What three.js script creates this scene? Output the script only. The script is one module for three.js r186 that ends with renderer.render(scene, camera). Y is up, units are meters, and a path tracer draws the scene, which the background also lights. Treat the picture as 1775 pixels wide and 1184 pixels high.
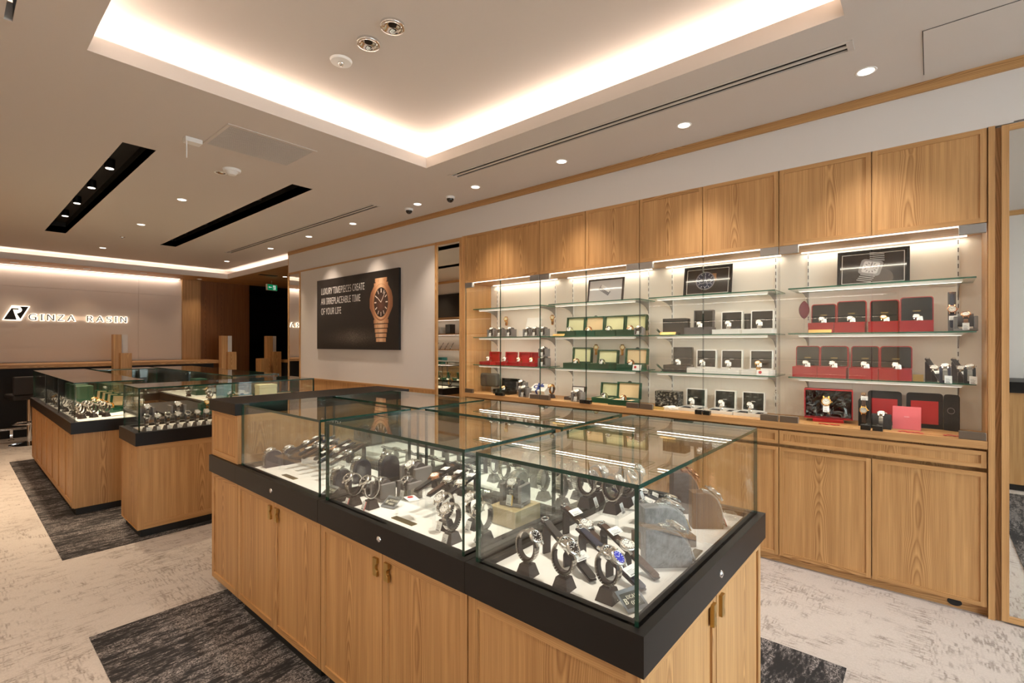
import * as THREE from 'three';
import { mergeGeometries } from 'three/addons/utils/BufferGeometryUtils.js';
import { RoundedBoxGeometry } from 'three/addons/geometries/RoundedBoxGeometry.js';
import { TextGeometry } from 'three/addons/geometries/TextGeometry.js';
import { FontLoader } from 'three/addons/loaders/FontLoader.js';
import { RectAreaLightUniformsLib } from 'three/addons/lights/RectAreaLightUniformsLib.js';

// ---------------------------------------------------------------- camera, sky, exposure
const scene = new THREE.Scene();
const PI = Math.PI;
const FW = 1775, FH = 1184, FOCAL = 845, YAW = 49.3 * PI / 180, EYE = 1.35;
const camera = new THREE.PerspectiveCamera(2 * Math.atan(FH / 2 / FOCAL) * 180 / PI, FW / FH, 0.05, 60);
camera.position.set(0, EYE, 0);
camera.lookAt(Math.sin(YAW), EYE, -Math.cos(YAW));
camera.setViewOffset(FW, FH, 0, -4, FW, FH);
scene.background = new THREE.Color().setRGB(8.8, 9.6, 10.2);          // bright overcast daylight outside the shop window
const renderer = new THREE.WebGLRenderer({ antialias: true });
renderer.toneMapping = THREE.LinearToneMapping;
renderer.toneMappingExposure = 0.8;
renderer.shadowMap.enabled = true;
RectAreaLightUniformsLib.init();

const WARM = [1.0, 0.74, 0.5], SOFTWARM = [1.0, 0.84, 0.71];
const LV = { cove: 62, down: 6.5, strip: 13, shelf: 32, backcove: 26, niche: 30, coffer: 11 };
const rgb = (c) => new THREE.Color().setRGB(c[0], c[1], c[2]);
function rectLight(name, c, power, w, h, x, y, z, dir) {
  const l = new THREE.RectAreaLight(rgb(c), power, w, h);
  l.name = name; l.position.set(x, y, z);
  if (dir === 'up') l.rotation.x = PI / 2; else if (dir === 'down') l.rotation.x = -PI / 2;
  scene.add(l); return l;
}
function spot(name, c, power, x, y, z, tx, tz, ang = 42, pen = 0.75) {
  const s = new THREE.SpotLight(rgb(c), power, 0, ang * PI / 180, pen, 2);
  s.name = name; s.position.set(x, y, z); s.target.position.set(tx, 0, tz); s.castShadow = true; s.shadow.radius = 1.5;
  scene.add(s); scene.add(s.target); return s;
}

// ---------------------------------------------------------------- helpers
let seed = 12345;
const rnd = () => { seed = (seed * 1664525 + 1013904223) >>> 0; return seed / 4294967296; };
const used = new Map();
function numbered(name) { const n = used.get(name) ?? 0; used.set(name, n + 1); return n ? `${name}_${String(n).padStart(3, '0')}` : name; }
function thing(name, label, category, [x, y, z] = [0, 0, 0], turn = 0, group) {
  const o = new THREE.Group(); o.name = numbered(name); o.position.set(x, y, z); o.rotation.y = turn;
  o.userData = { label, category }; if (group) o.userData.group = group;
  scene.add(o); return o;
}
function part(name, geo, mat, parent, label) {
  const g = Array.isArray(geo) ? (geo.length > 1 ? mergeGeometries(geo.map((q) => (q.index ? q.toNonIndexed() : q)), false) : geo[0]) : geo;
  const m = new THREE.Mesh(g, mat); m.name = name; m.castShadow = m.receiveShadow = true;
  if (label) m.userData.label = label;
  parent.add(m); return m;
}
function solo(name, geo, mat, label, category, group) {
  const m = part(numbered(name), geo, mat, scene); m.userData = { label, category }; if (group) m.userData.group = group; return m;
}
function struct(name, geo, mat, label) {
  const m = part(name, geo, mat, scene); m.userData = { kind: 'structure' }; if (label) m.userData.label = label; return m;
}
// Box with uv in metres; v runs along the grain axis.
function uvMetres(g, grain = 'y', uo = 0, vo = 0) {
  const p = g.attributes.position, n = g.attributes.normal, uv = new Float32Array(p.count * 2);
  for (let i = 0; i < p.count; i++) {
    const P = { x: p.getX(i), y: p.getY(i), z: p.getZ(i) }, N = { x: Math.abs(n.getX(i)), y: Math.abs(n.getY(i)), z: Math.abs(n.getZ(i)) };
    const ax = N.x > N.y && N.x > N.z ? 'x' : N.y > N.z ? 'y' : 'z';
    const rest = ['x', 'y', 'z'].filter((a) => a !== ax);
    let v = rest.includes(grain) ? grain : rest[1]; const u = rest.find((a) => a !== v);
    uv[2 * i] = P[u] + uo; uv[2 * i + 1] = P[v] + vo;
  }
  g.setAttribute('uv', new THREE.BufferAttribute(uv, 2)); return g;
}
// box between two corners
function bx(x0, x1, y0, y1, z0, z1, grain = 'y', center = false) {
  const g = new THREE.BoxGeometry(x1 - x0, y1 - y0, z1 - z0);
  if (center) uvMetres(g, grain, 0.23 + (rnd() - 0.5) * 0.16, rnd() * 0.6 + 0.4);
  g.translate((x0 + x1) / 2, (y0 + y1) / 2, (z0 + z1) / 2);
  if (!center) uvMetres(g, grain, rnd() * 0.4, rnd() * 0.7);
  return g;
}
function rbx(x0, x1, y0, y1, z0, z1, r = 0.004, seg = 2) {
  const g = new RoundedBoxGeometry(x1 - x0, y1 - y0, z1 - z0, seg, r); g.translate((x0 + x1) / 2, (y0 + y1) / 2, (z0 + z1) / 2); return g;
}
const cyl = (r0, r1, h, x, y, z, seg = 24) => { const g = new THREE.CylinderGeometry(r1, r0, h, seg); g.translate(x, y + h / 2, z); return g; };
const noiseGrid = (n, s) => { let q = s >>> 0; const a = new Float32Array(n * n); for (let i = 0; i < n * n; i++) { q = (q * 1664525 + 1013904223) >>> 0; a[i] = q / 4294967296; } return a; };
function vnoise(grid, n, x, y) {                                     // periodic value noise
  const xi = Math.floor(x), yi = Math.floor(y), fx = x - xi, fy = y - yi, sx = fx * fx * (3 - 2 * fx), sy = fy * fy * (3 - 2 * fy);
  const m = (k) => ((k % n) + n) % n, a = grid[m(yi) * n + m(xi)], b = grid[m(yi) * n + m(xi + 1)], c = grid[m(yi + 1) * n + m(xi)], d = grid[m(yi + 1) * n + m(xi + 1)];
  return a + (b - a) * sx + (c - a) * sy + (a - b - c + d) * sx * sy;
}
function dataTex(W, H, f, srgb = true) {
  const d = new Uint8Array(W * H * 4);
  for (let j = 0; j < H; j++) for (let i = 0; i < W; i++) { const c = f(i / W, j / H), o = (j * W + i) * 4; d[o] = c[0]; d[o + 1] = c[1]; d[o + 2] = c[2]; d[o + 3] = 255; }
  const t = new THREE.DataTexture(d, W, H); t.magFilter = THREE.LinearFilter; t.minFilter = THREE.LinearMipmapLinearFilter; t.generateMipmaps = true;
  t.wrapS = t.wrapT = THREE.RepeatWrapping; if (srgb) t.colorSpace = THREE.SRGBColorSpace; t.needsUpdate = true; return t;
}
const mix = (a, b, t) => a.map((q, i) => q + (b[i] - q) * t);
const clamp01 = (t) => Math.max(0, Math.min(1, t));
function canvasTex(w, h, draw) {
  const c = document.createElement('canvas'); c.width = w; c.height = h; draw(c.getContext('2d'), w, h);
  const t = new THREE.CanvasTexture(c); t.colorSpace = THREE.SRGBColorSpace; t.magFilter = THREE.LinearFilter; return t;
}

// ---------------------------------------------------------------- materials
const G64 = noiseGrid(64, 7), G32 = noiseGrid(32, 99), G128 = noiseGrid(128, 31);
function woodTex(k, light, dark) {
  return dataTex(512, 1024, (u, v) => {
    const wob = (vnoise(G32, 32, u * 3 + k * 7, v * 4) - 0.5) * 0.02 + (vnoise(G64, 64, u * 10, v * 9 + k) - 0.5) * 0.006;
    const dx = (u - 0.5) * 0.46 + wob, h = 0.012 + 0.035 * (v + (vnoise(G32, 32, 3.3 + k, v * 5) - 0.5) * 0.35);
    const R = Math.sqrt(dx * dx * 0.7 + h * h);
    let t = R * 235; t -= Math.floor(t); const ring = t < 0.75 ? t / 0.75 : (1 - t) / 0.25;
    const side = clamp01((Math.abs(dx) - 0.03) / 0.1), fib = vnoise(G128, 128, u * 118 + k * 5, v * 7), fib2 = vnoise(G64, 64, u * 30 + 9 * k, v * 2);
    const s = clamp01(0.16 + Math.pow(ring, 1.6) * (0.62 - 0.36 * side) + (fib - 0.5) * 0.3 + (fib2 - 0.5) * 0.38);
    return mix(light, dark, s);
  });
}
const woodLight = [205, 159, 105], woodDark = [146, 101, 56];
const woods = [0, 1, 2].map((k) => { const t = woodTex(k, woodLight, woodDark); t.wrapS = t.wrapT = THREE.MirroredRepeatWrapping; t.repeat.set(1 / 0.46, 1); return t; });
const std = (o) => new THREE.MeshStandardMaterial(o), phy = (o) => new THREE.MeshPhysicalMaterial(o);
const M = {};
M.wood = woods.map((t) => std({ map: t, roughness: 0.5 }));
const wood = (i) => M.wood[((i % 3) + 3) % 3];
M.darkwood = std({ map: woods[1], color: 0xb89878, roughness: 0.5 });
M.ceil = std({ color: 0xd4cbc3, roughness: 0.95 });
M.wall = std({ color: 0xdad3cd, roughness: 0.9 });
M.signwall = std({ color: 0xd8c9bc, roughness: 0.85 });
M.black = phy({ color: 0x181412, roughness: 0.42, specularIntensity: 0.65 });
M.matteblack = std({ color: 0x120f0e, roughness: 0.7 });
M.plinth = std({ color: 0x161514, roughness: 0.6 });
M.glass = phy({ color: new THREE.Color().setRGB(0.985, 1.0, 0.992), transmission: 1, thickness: 0, roughness: 0, ior: 1.5 });
M.clear = phy({ color: new THREE.Color().setRGB(0.96, 0.97, 0.97), transmission: 1, thickness: 0, roughness: 0.02, ior: 1.45 });
M.edge = phy({ color: 0x0f3b2e, roughness: 0.12, clearcoat: 0.6 });
M.shelfEdge = phy({ color: 0x2b6a54, roughness: 0.12, clearcoat: 0.6 });
M.mirror = std({ color: 0xe8e8e4, metalness: 1, roughness: 0.015 });
M.steel = std({ color: 0xd9d6d1, metalness: 1, roughness: 0.24 });
M.brushed = std({ color: 0xa9a8a6, metalness: 1, roughness: 0.42 });
M.chrome = std({ color: 0xe2e2e2, metalness: 1, roughness: 0.08 });
M.gold = std({ color: 0xd9a85c, metalness: 1, roughness: 0.24 });
M.rose = std({ color: 0xd8a07c, metalness: 1, roughness: 0.24 });
M.brass = std({ color: 0xb99a5e, metalness: 1, roughness: 0.35 });
M.hinge = std({ color: 0x8d8378, metalness: 0.9, roughness: 0.32 });
M.darkmetal = std({ color: 0x3a3734, metalness: 1, roughness: 0.4 });
M.plate = std({ color: 0x8f8056, metalness: 0.9, roughness: 0.28 });
M.standDark = std({ color: 0x3a3130, roughness: 0.55 });
M.leather = std({ color: 0x2a2422, roughness: 0.6 });
M.leatherNavy = std({ color: 0x22263a, roughness: 0.55 });
M.leatherBrown = std({ color: 0x4b3528, roughness: 0.6 });
M.bed = std({ color: 0xf1eeea, roughness: 0.7 });
M.card = std({ color: 0xf3f1ee, roughness: 0.7 });
M.green = std({ color: 0x12503a, roughness: 0.45 });
M.greenDark = std({ color: 0x244a30, roughness: 0.5 });
M.cream = std({ color: 0xe6e4b8, roughness: 0.8 });
M.sand = std({ color: 0xeacfa4, roughness: 0.8 });
M.red = std({ color: 0xb5161f, roughness: 0.4 });
M.crimson = std({ color: 0xa11d24, roughness: 0.35, });
M.boxblack = phy({ color: 0x15130f, roughness: 0.25, clearcoat: 0.5, clearcoatRoughness: 0.1 });
M.velvet = std({ color: 0x141416, roughness: 0.9 });
M.white = std({ color: 0xf0eeea, roughness: 0.5 });
M.greyfelt = std({ color: 0x807b79, roughness: 0.85 });
M.greydark = std({ color: 0x5d5857, roughness: 0.85 });
M.navy = std({ color: 0x2c2c40, roughness: 0.8 });
M.brownblock = std({ color: 0x6a564a, roughness: 0.5 });
M.louvre = std({ color: 0xc6c1bc, roughness: 0.8 });
M.niche = std({ color: 0xf3ece2, roughness: 0.85 });
const emis = (c, s) => std({ color: 0x000000, emissive: rgb(c), emissiveIntensity: s, roughness: 1 });
M.ledWarm = emis(SOFTWARM, 3); M.lens = emis([1, 0.9, 0.78], 5); M.dimlens = emis([1, 0.85, 0.68], 0.5); M.signglow = emis([1, 0.82, 0.64], 3);
M.strap = [M.leather, M.leatherNavy, M.leatherBrown];
{ // marble of the half-round display blocks
  const t = dataTex(256, 256, (u, v) => { const a = vnoise(G32, 32, u * 8, v * 8), b = vnoise(G64, 64, u * 22, v * 14), c = vnoise(G64, 64, u * 40 + 3, v * 12); const s = clamp01(a * 0.5 + b * 0.35 + (c > 0.72 ? -0.2 : 0)); return mix([92, 92, 94], [150, 150, 152], s); });
  t.repeat.set(8, 8); M.marble = std({ map: t, roughness: 0.4 });
}
{ // carpets
  const base = dataTex(1024, 1024, (u, v) => {
    const a = vnoise(G32, 32, u * 8, v * 8), b2 = vnoise(G32, 32, u * 5 + 4, v * 6 + 9), w = vnoise(G128, 128, u * 64, v * 384), h = vnoise(G128, 128, u * 384, v * 64), f = vnoise(G128, 128, u * 640, v * 640), p = vnoise(G64, 64, u * 44, v * 36), q = vnoise(G64, 64, u * 30 + 5, v * 56);
    const patch = clamp01((p * 0.5 + q * 0.5 + (a - 0.5) * 0.45 - 0.33) * 3), st = clamp01((Math.max(w * (0.6 + 0.5 * b2), h * (1.1 - 0.5 * b2)) - 0.46) * 3.2) * patch;
    return mix(mix([199, 189, 182], [187, 177, 169], f), [126, 114, 106], st * (0.2 + 0.75 * f));
  });
  base.repeat.set(1 / 2.2, 1 / 2.2); M.carpet = std({ map: base, roughness: 0.95 });
  const dark = dataTex(1024, 1024, (u, v) => {
    const a = vnoise(G64, 64, u * 14, v * 64), b = vnoise(G128, 128, u * 64, v * 256), f = vnoise(G128, 128, u * 384, v * 640), l = vnoise(G32, 32, u * 6, v * 10);
    const st = clamp01((a * 0.5 + b * 0.5 + (l - 0.5) * 0.4 - 0.3) * 3.2);
    return mix([34, 31, 31], [150, 142, 139], st * clamp01(f * 1.6 - 0.2));
  });
  dark.repeat.set(1 / 1.6, 1 / 1.6); M.rug = std({ map: dark, roughness: 0.98 });
}

// glass pane: clear faces, green edges. axis = thin axis
function pane(name, x0, x1, y0, y1, z0, z1, parent, mat = M.glass) {
  const edge = name === 'glass_shelf' ? M.shelfEdge : M.edge;
  const dx = x1 - x0, dy = y1 - y0, dz = z1 - z0, thin = dx < dy && dx < dz ? 0 : dy < dz ? 1 : 2;
  const g = new THREE.BoxGeometry(dx, dy, dz); g.translate((x0 + x1) / 2, (y0 + y1) / 2, (z0 + z1) / 2);
  const mats = [0, 1, 2, 3, 4, 5].map((k) => ((k >> 1) === thin ? mat : edge));
  const m = new THREE.Mesh(g, mats); m.name = name; m.castShadow = m.receiveShadow = true; parent.add(m); return m;
}

const XW = 3.344, CEIL = 2.72, LX = -0.47, ZF = 3.0;
const ORD = ['first', 'second', 'third', 'fourth', 'fifth', 'sixth', 'seventh', 'eighth', 'ninth', 'tenth', 'eleventh', 'twelfth'];

// ---------------------------------------------------------------- room shell
{
  const fl = bx(LX - 0.2, 6.4, -0.1, 0, -13.2, ZF + 0.2); struct('floor', uvMetres(fl, 'z'), M.carpet);
  // main ceiling with the openings of coffer, black troughs and air slots
  const sh = new THREE.Shape(); sh.moveTo(LX, ZF); sh.lineTo(3.6, ZF); sh.lineTo(3.6, -10.15); sh.lineTo(LX, -10.15); sh.closePath();
  const hole = (x0, x1, z0, z1) => { const p = new THREE.Path(); p.moveTo(x0, z0); p.lineTo(x0, z1); p.lineTo(x1, z1); p.lineTo(x1, z0); p.closePath(); sh.holes.push(p); };
  const COF = [0.431, 2.445, -2.985, -0.275];
  hole(...COF); hole(0.785, 0.975, -8.15, -4.165); hole(1.94, 2.125, -8.1, -4.155);
  hole(2.672, 2.752, -2.96, -0.29); hole(2.74, 2.82, -8.02, -4.17); hole(0.11, 0.19, -2.96, -0.29);
  const cg = new THREE.ExtrudeGeometry(sh, { depth: 0.08, bevelEnabled: false }); cg.rotateX(PI / 2); cg.translate(0, CEIL + 0.08, 0);
  struct('ceiling', cg, M.ceil);
  const [a, b, c, d] = COF, o = 0.26, UP = 2.93;
  struct('ceiling_coffer', [bx(a - o, b + o, UP, UP + 0.05, c - o, d + o), bx(a - o - 0.03, a - o, 2.8, UP + 0.05, c - o, d + o), bx(b + o, b + o + 0.03, 2.8, UP + 0.05, c - o, d + o),
    bx(a - o - 0.03, b + o + 0.03, 2.8, UP + 0.05, c - o - 0.03, c - o), bx(a - o - 0.03, b + o + 0.03, 2.8, UP + 0.05, d + o, d + o + 0.03)], M.ceil);
  // warm light strips lying on the ledge all round the coffer
  const e = 0.11, w = 0.04, cove = thing('cove_light', 'warm light strips hidden on the ledge around the raised ceiling', 'cove light');
  for (const [x0, x1, z0, z1] of [[a - e - w, a - e, c - e, d + e], [b + e, b + e + w, c - e, d + e], [a - e, b + e, c - e - w, c - e], [a - e, b + e, d + e, d + e + w]]) {
    part('light_strip', bx(x0, x1, 2.801, 2.811, z0, z1), M.ledWarm, cove);
    rectLight('cove_lamp', SOFTWARM, LV.cove, x1 - x0, z1 - z0, (x0 + x1) / 2, 2.8125, (z0 + z1) / 2, 'up');
  }
  // walls
  struct('wall_left', [bx(LX - 0.15, LX, 0, 3.1, -13, -3.5), bx(LX - 0.15, LX, 1.95, 3.1, -3.5, -0.3), bx(LX - 0.15, LX, 0, 0.87, -3.5, -0.3), bx(LX - 0.15, LX, 0, 3.1, -0.3, ZF)], M.wall);
  struct('wall_right', [bx(XW + 0.002, XW + 0.5, 2.414, 2.72, -3.535, 0.3), bx(XW + 0.002, XW + 0.5, 0.86, 2.72, -7.28, -3.93), bx(XW + 0.002, XW + 0.5, 2.404, 2.72, -3.93, -3.535), bx(3.76, XW + 0.5, 0, 2.42, -3.93, 0.3), bx(XW + 0.03, XW + 0.5, 0, 2.42, 0.245, ZF), bx(XW + 0.002, XW + 0.5, 2.42, 2.72, 0.3, ZF)], M.wall);
  struct('wall_panelling', bx(XW + 0.002, XW + 0.5, 0, 0.86, -7.28, -3.93), wood(1));
  struct('trim_1', bx(XW - 0.012, XW + 0.01, 2.668, 2.72, -7.28, ZF, 'z'), wood(0), 'oak crown trim along the top of the long wall');
  struct('trim_2', bx(XW - 0.008, XW + 0.004, 2.385, 2.405, -7.28, -3.93, 'z'), wood(1), 'thin oak strip high on the poster wall');
  struct('trim_3', bx(XW - 0.008, XW + 0.004, 0.852, 0.872, -6.9, -3.93, 'z'), wood(2), 'thin oak strip low on the poster wall');
  struct('trim_4', bx(LX - 0.01, LX + 0.012, 2.668, 2.72, -9.95, ZF, 'z'), wood(0));
  // front of the shop: wall with a wide window to the street
  struct('wall_front', [bx(LX, -0.35, 0, 2.8, ZF, ZF + 0.15), bx(3.25, 3.85, 0, 2.8, ZF, ZF + 0.15), bx(-0.35, 3.25, 2.6, 2.8, ZF, ZF + 0.15), bx(-0.35, 3.25, 0, 0.08, ZF, ZF + 0.15)], M.wall);
  const wf = struct('window_1', [bx(-0.35, -0.3, 0.08, 2.6, ZF + 0.05, ZF + 0.1), bx(3.2, 3.25, 0.08, 2.6, ZF + 0.05, ZF + 0.1), bx(1.425, 1.475, 0.08, 2.6, ZF + 0.05, ZF + 0.1)], M.darkmetal);
  for (const [x0, x1] of [[-0.3, 1.425], [1.475, 3.2]]) pane('pane', x0, x1, 0.08, 2.6, ZF + 0.07, ZF + 0.08, wf);
  struct('pavement', bx(-4, 8, -0.14, -0.1, ZF + 0.15, ZF + 8), std({ color: 0x8f8f90, roughness: 0.9 }));
  // back of the shop: sign wall, wooden column and wall, dark recess, wooden soffit with a lit lip
  const ZB = -10.7;
  struct('wall_back', [bx(LX, 2.9, 0, 2.56, ZB - 0.15, ZB)], M.signwall);
  const sw = struct('wall_back_panels', bx(LX, 2.9, 1.0, 1.01, ZB, ZB + 0.004), M.signwall);
  const xs = [LX, 2.24, 2.9], ys = [1.06, 1.3, 2.24, 2.555];
  for (let i = 0; i < 2; i++) for (let j = 0; j < 3; j++) part('panel', bx(xs[i] + 0.002, xs[i + 1] - 0.002, ys[j] + 0.002, ys[j + 1] - 0.002, ZB + 0.0005, ZB + 0.012), M.signwall, sw);
  struct('column_back', bx(2.9, 3.2, 0, 2.56, ZB - 0.15, ZB + 0.05), wood(0), 'pale oak column beside the sign wall');
  const ww = struct('wall_wood', bx(3.2, 4.1, 0, 2.56, ZB - 0.15, ZB), M.darkwood, 'dark oak clad wall beside the black recess');
  for (let k = 0; k < 3; k++) part('panel', bx(3.201 + k * 0.3, 3.499 + k * 0.3, 0.02, 2.56, ZB + 0.0005, ZB + 0.012), M.darkwood, ww);
  struct('wall_recess', [bx(4.1, 6.2, 0, 2.8, -13.1, -12.9), bx(4.05, 4.1, 0, 2.8, -12.9, ZB), bx(6.0, 6.2, 0, 2.8, -12.9, -7.3), bx(XW + 0.5, 6.2, 0, 2.8, -7.3, -7.15), bx(4.1, 6.2, 2.56, 2.8, -12.9, ZB)], M.matteblack, 'black walls of the dark recess at the back');
  struct('wall_end', bx(XW + 0.002, XW + 0.5, 0, 2.72, -7.3, -7.281), wood(1));
  struct('soffit', [bx(LX, 3.45, 2.56, 2.575, ZB, -9.95, 'x'), bx(3.45, 6.0, 2.56, 2.575, ZB, -7.28, 'x')], wood(1), 'lowered oak ceiling at the back of the shop');
  struct('soffit_lip', [bx(LX, 3.45, 2.56, 2.65, -9.96, -9.945), bx(3.435, 3.45, 2.56, 2.65, -9.96, -7.3)], M.ceil, 'pale lip in front of the back cove light');
  struct('soffit_back', [bx(LX, 3.62, 2.575, 2.8, -10.17, -10.15), bx(3.6, 3.62, 2.575, 2.8, -10.15, -7.28)], M.ceil);
  const bl = thing('cove_light', 'warm light strips hidden behind the lip of the back ceiling', 'cove light');
  part('light_strip', bx(LX, 3.43, 2.576, 2.586, -10.04, -10.01), M.ledWarm, bl);
  part('light_strip', bx(3.5, 3.53, 2.576, 2.586, -9.95, -7.3), M.ledWarm, bl);
  rectLight('back_cove_lamp', SOFTWARM, LV.backcove, 3.43 - LX, 0.03, (3.43 + LX) / 2, 2.588, -10.025, 'up');
  rectLight('back_cove_lamp', SOFTWARM, LV.backcove, 0.03, 2.65, 3.515, 2.588, -8.625, 'up');
  // wall washer in a gap between soffit and sign wall
  rectLight('wall_washer_lamp', SOFTWARM, 28, 3.3, 0.03, 1.2, 2.553, ZB + 0.05, 'down');
  const wl = thing('wall_washer', 'warm light line along the top of the sign wall', 'light strip'); part('light_strip', bx(-0.45, 2.86, 2.5545, 2.56, ZB + 0.035, ZB + 0.065), M.ledWarm, wl);
  // dark carpet fields
  const rug = (x0, x1, z0, z1, label) => solo('carpet_inlay', uvMetres(bx(x0, x1, 0.0005, 0.004, z0, z1), 'z'), M.rug, label, 'carpet', 'dark carpet fields set in the pale carpet');
  rug(0.43, 2.44, -2.93, -0.267, 'charcoal streaked carpet field under the nearest display island');
  rug(0.475, 2.43, -7.95, -4.1, 'charcoal streaked carpet field under the display island by the sign wall');
  rug(0.43, 2.6, 0.42, 2.6, 'charcoal carpet field by the shop window, seen in the tall mirror');
}

// ---------------------------------------------------------------- ceiling fittings
const discGeo = new THREE.CylinderGeometry(0.034, 0.034, 0.004, 28), ringGeo = new THREE.TorusGeometry(0.04, 0.006, 8, 32); ringGeo.rotateX(PI / 2); ringGeo.scale(1, 0.35, 1);
function downlight(x, z, y, label, group, power = LV.down, c = [1, 0.79, 0.55], tx = x, tz = z, ang = 42, lens = M.lens) {
  const t = thing('downlight', label, 'downlight', [x, y, z], 0, group);
  part('trim_ring', ringGeo, M.white, t); const l = part('lens', discGeo, lens, t); l.position.y = -0.001;
  if (power) spot('downlight_lamp', c, power, x, y - 0.012, z, tx, tz, ang);
  return t;
}
{
  const g1 = 'downlights along the wall cabinet';
  [[-0.249, 'round recessed downlight closest to the square ceiling hatch'], [-1.175, 'second downlight from the ceiling hatch, above the wall cabinet'], [-2.106, 'third downlight from the ceiling hatch, above the wall cabinet'], [-3.02, 'fourth downlight from the ceiling hatch, beside the end of the long air slot'], [-3.82, 'downlight between the two small black dome cameras']]
    .forEach(([z, l], i) => downlight(3.02, z, CEIL, l, g1, LV.down, i < 2 ? [1, 0.9, 0.8] : [1, 0.85, 0.7]));
  downlight(3.03, -5.0, CEIL, 'downlight over the wall poster, nearer its watch picture', g1, 6, [1, 0.82, 0.66], 3.15, -5.0);
  downlight(3.03, -6.03, CEIL, 'downlight over the wall poster, nearer its lettering', g1, 6, [1, 0.82, 0.66], 3.15, -6.03);
  downlight(3.05, -7.2, CEIL, 'downlight nearest the end of the poster wall', g1); downlight(3.05, -8.87, CEIL, 'downlight in the ceiling corner before the back cove', g1);
  const g2 = 'downlights between the black troughs';
  [-5.4, -6.88, -8.97].forEach((z, i) => downlight(1.467, z, CEIL, `${['nearest', 'middle', 'farthest'][i]} of three downlights between the two black ceiling troughs`, g2, LV.down));
  for (let k = 0; k < 7; k++) downlight(-0.15, -0.6 - k * 1.25, CEIL, `${ORD[k]} downlight along the opposite wall`, 'downlights along the opposite wall', 5.5);
  const g3 = 'downlights in the wooden back soffit';
  [[0.67, -10.34], [1.49, -10.33], [2.21, -10.2], [3.1, -10.38]].forEach(([x, z], i) => downlight(x, z, 2.56, `${ORD[i]} small downlight from the logo end in the oak soffit`, g3, 1.6, [1, 0.79, 0.55], x, z, 42, M.dimlens));
  downlight(4.0, -8.85, 2.56, 'small downlight in the oak soffit beside the wall end', g3, 1.2);
  // troughs
  const trough = (x0, x1, z0, z1, n, label, lit) => {
    const t = thing('light_trough', label, 'light trough', [0, 0, 0], 0, 'black ceiling troughs');
    part('housing', [bx(x0, x1, 2.86, 2.87, z0, z1), bx(x0 - 0.01, x0, 2.722, 2.87, z0, z1), bx(x1, x1 + 0.01, 2.722, 2.87, z0, z1), bx(x0, x1, 2.722, 2.87, z0 - 0.01, z0), bx(x0, x1, 2.722, 2.87, z1, z1 + 0.01)], M.matteblack, t);
    for (let k = 0; k < n; k++) {
      const z = z1 - 0.95 - k * 0.76, x = (x0 + x1) / 2;
      const s = part('spot_head', [cyl(0.036, 0.036, 0.07, x, 2.79, z, 20)], M.black, t);
      part('lens', [cyl(0.027, 0.027, 0.003, x, 2.7865, z, 20)], lit ? M.lens : M.chrome, s);
      if (lit) spot('trough_lamp', [1, 0.79, 0.55], LV.strip, x, 2.78, z, x, z, 40);
      else if (k % 2 === 0) spot('trough_lamp', [1, 0.79, 0.55], LV.strip, x + 0.02, 2.78, z, x + 0.1, z, 40);
    }
  };
  trough(0.785, 0.975, -8.15, -4.165, 4, 'black recessed ceiling trough with lit spotlights, over the sign side of the far island', true);
  trough(1.94, 2.125, -8.1, -4.155, 4, 'black recessed ceiling trough nearer the poster wall', false);
  // linear air slots
  const slot = (x0, x1, z0, z1, label) => {
    const t = thing('air_slot', label, 'air vent', [0, 0, 0], 0, 'linear air slots');
    part('frame', [bx(x0 - 0.012, x0 + 0.004, CEIL - 0.004, CEIL + 0.004, z0 - 0.02, z1 + 0.02), bx(x1 - 0.004, x1 + 0.012, CEIL - 0.004, CEIL + 0.004, z0 - 0.02, z1 + 0.02), bx(x0, x1, CEIL - 0.004, CEIL + 0.004, z0 - 0.02, z0 + 0.005), bx(x0, x1, CEIL - 0.004, CEIL + 0.004, z1 - 0.005, z1 + 0.02)], M.ceil, t);
    part('blade', bx((x0 + x1) / 2 - 0.01, (x0 + x1) / 2 + 0.01, CEIL - 0.003, CEIL + 0.003, z0, z1), M.ceil, t);
    part('duct', [bx(x0, x1, 2.81, 2.82, z0, z1), bx(x0, x0 + 0.003, CEIL + 0.005, 2.81, z0, z1), bx(x1 - 0.003, x1, CEIL + 0.005, 2.81, z0, z1)], M.matteblack, t);
  };
  slot(2.672, 2.752, -2.96, -0.29, 'long pale double air slot beside the raised ceiling');
  slot(2.74, 2.82, -8.02, -4.17, 'long pale double air slot above the wall poster');
  slot(0.11, 0.19, -2.96, -0.29, 'air slot cut off by the corner of the picture');
  // hatch
  const h = thing('ceiling_hatch', 'flush square ceiling hatch with a dark joint line', 'hatch', [0, 0, 0]);
  part('joint', bx(2.79, 3.25, CEIL - 0.0015, CEIL - 0.0005, -0.03, 0.43), M.darkmetal, h); part('panel', bx(2.793, 3.247, CEIL - 0.004, CEIL - 0.001, -0.027, 0.427), M.ceil, h);
  // grille
  const v = thing('air_grille', 'square pale return air grille with fine louvres', 'air vent', [1.435, CEIL, -3.54]);
  part('frame', [bx(-0.29, 0.29, -0.005, 0, -0.23, -0.21), bx(-0.29, 0.29, -0.005, 0, 0.21, 0.23), bx(-0.29, -0.27, -0.005, 0, -0.21, 0.21), bx(0.27, 0.29, -0.005, 0, -0.21, 0.21)], M.ceil, v);
  part('backing', bx(-0.27, 0.27, -0.002, -0.0005, -0.21, 0.21), std({ color: 0xb0aba7, roughness: 0.8 }), v);
  for (let k = 0; k < 20; k++) part('louvre', bx(-0.27, 0.27, -0.0045, -0.0025, -0.208 + k * 0.021, -0.193 + k * 0.021), M.louvre, v);
  // small sensor beside the grille
  const s = thing('wireless_box', 'small white box with a short hanging rod beside the air grille', 'sensor', [1.08, CEIL, -3.75]);
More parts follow.
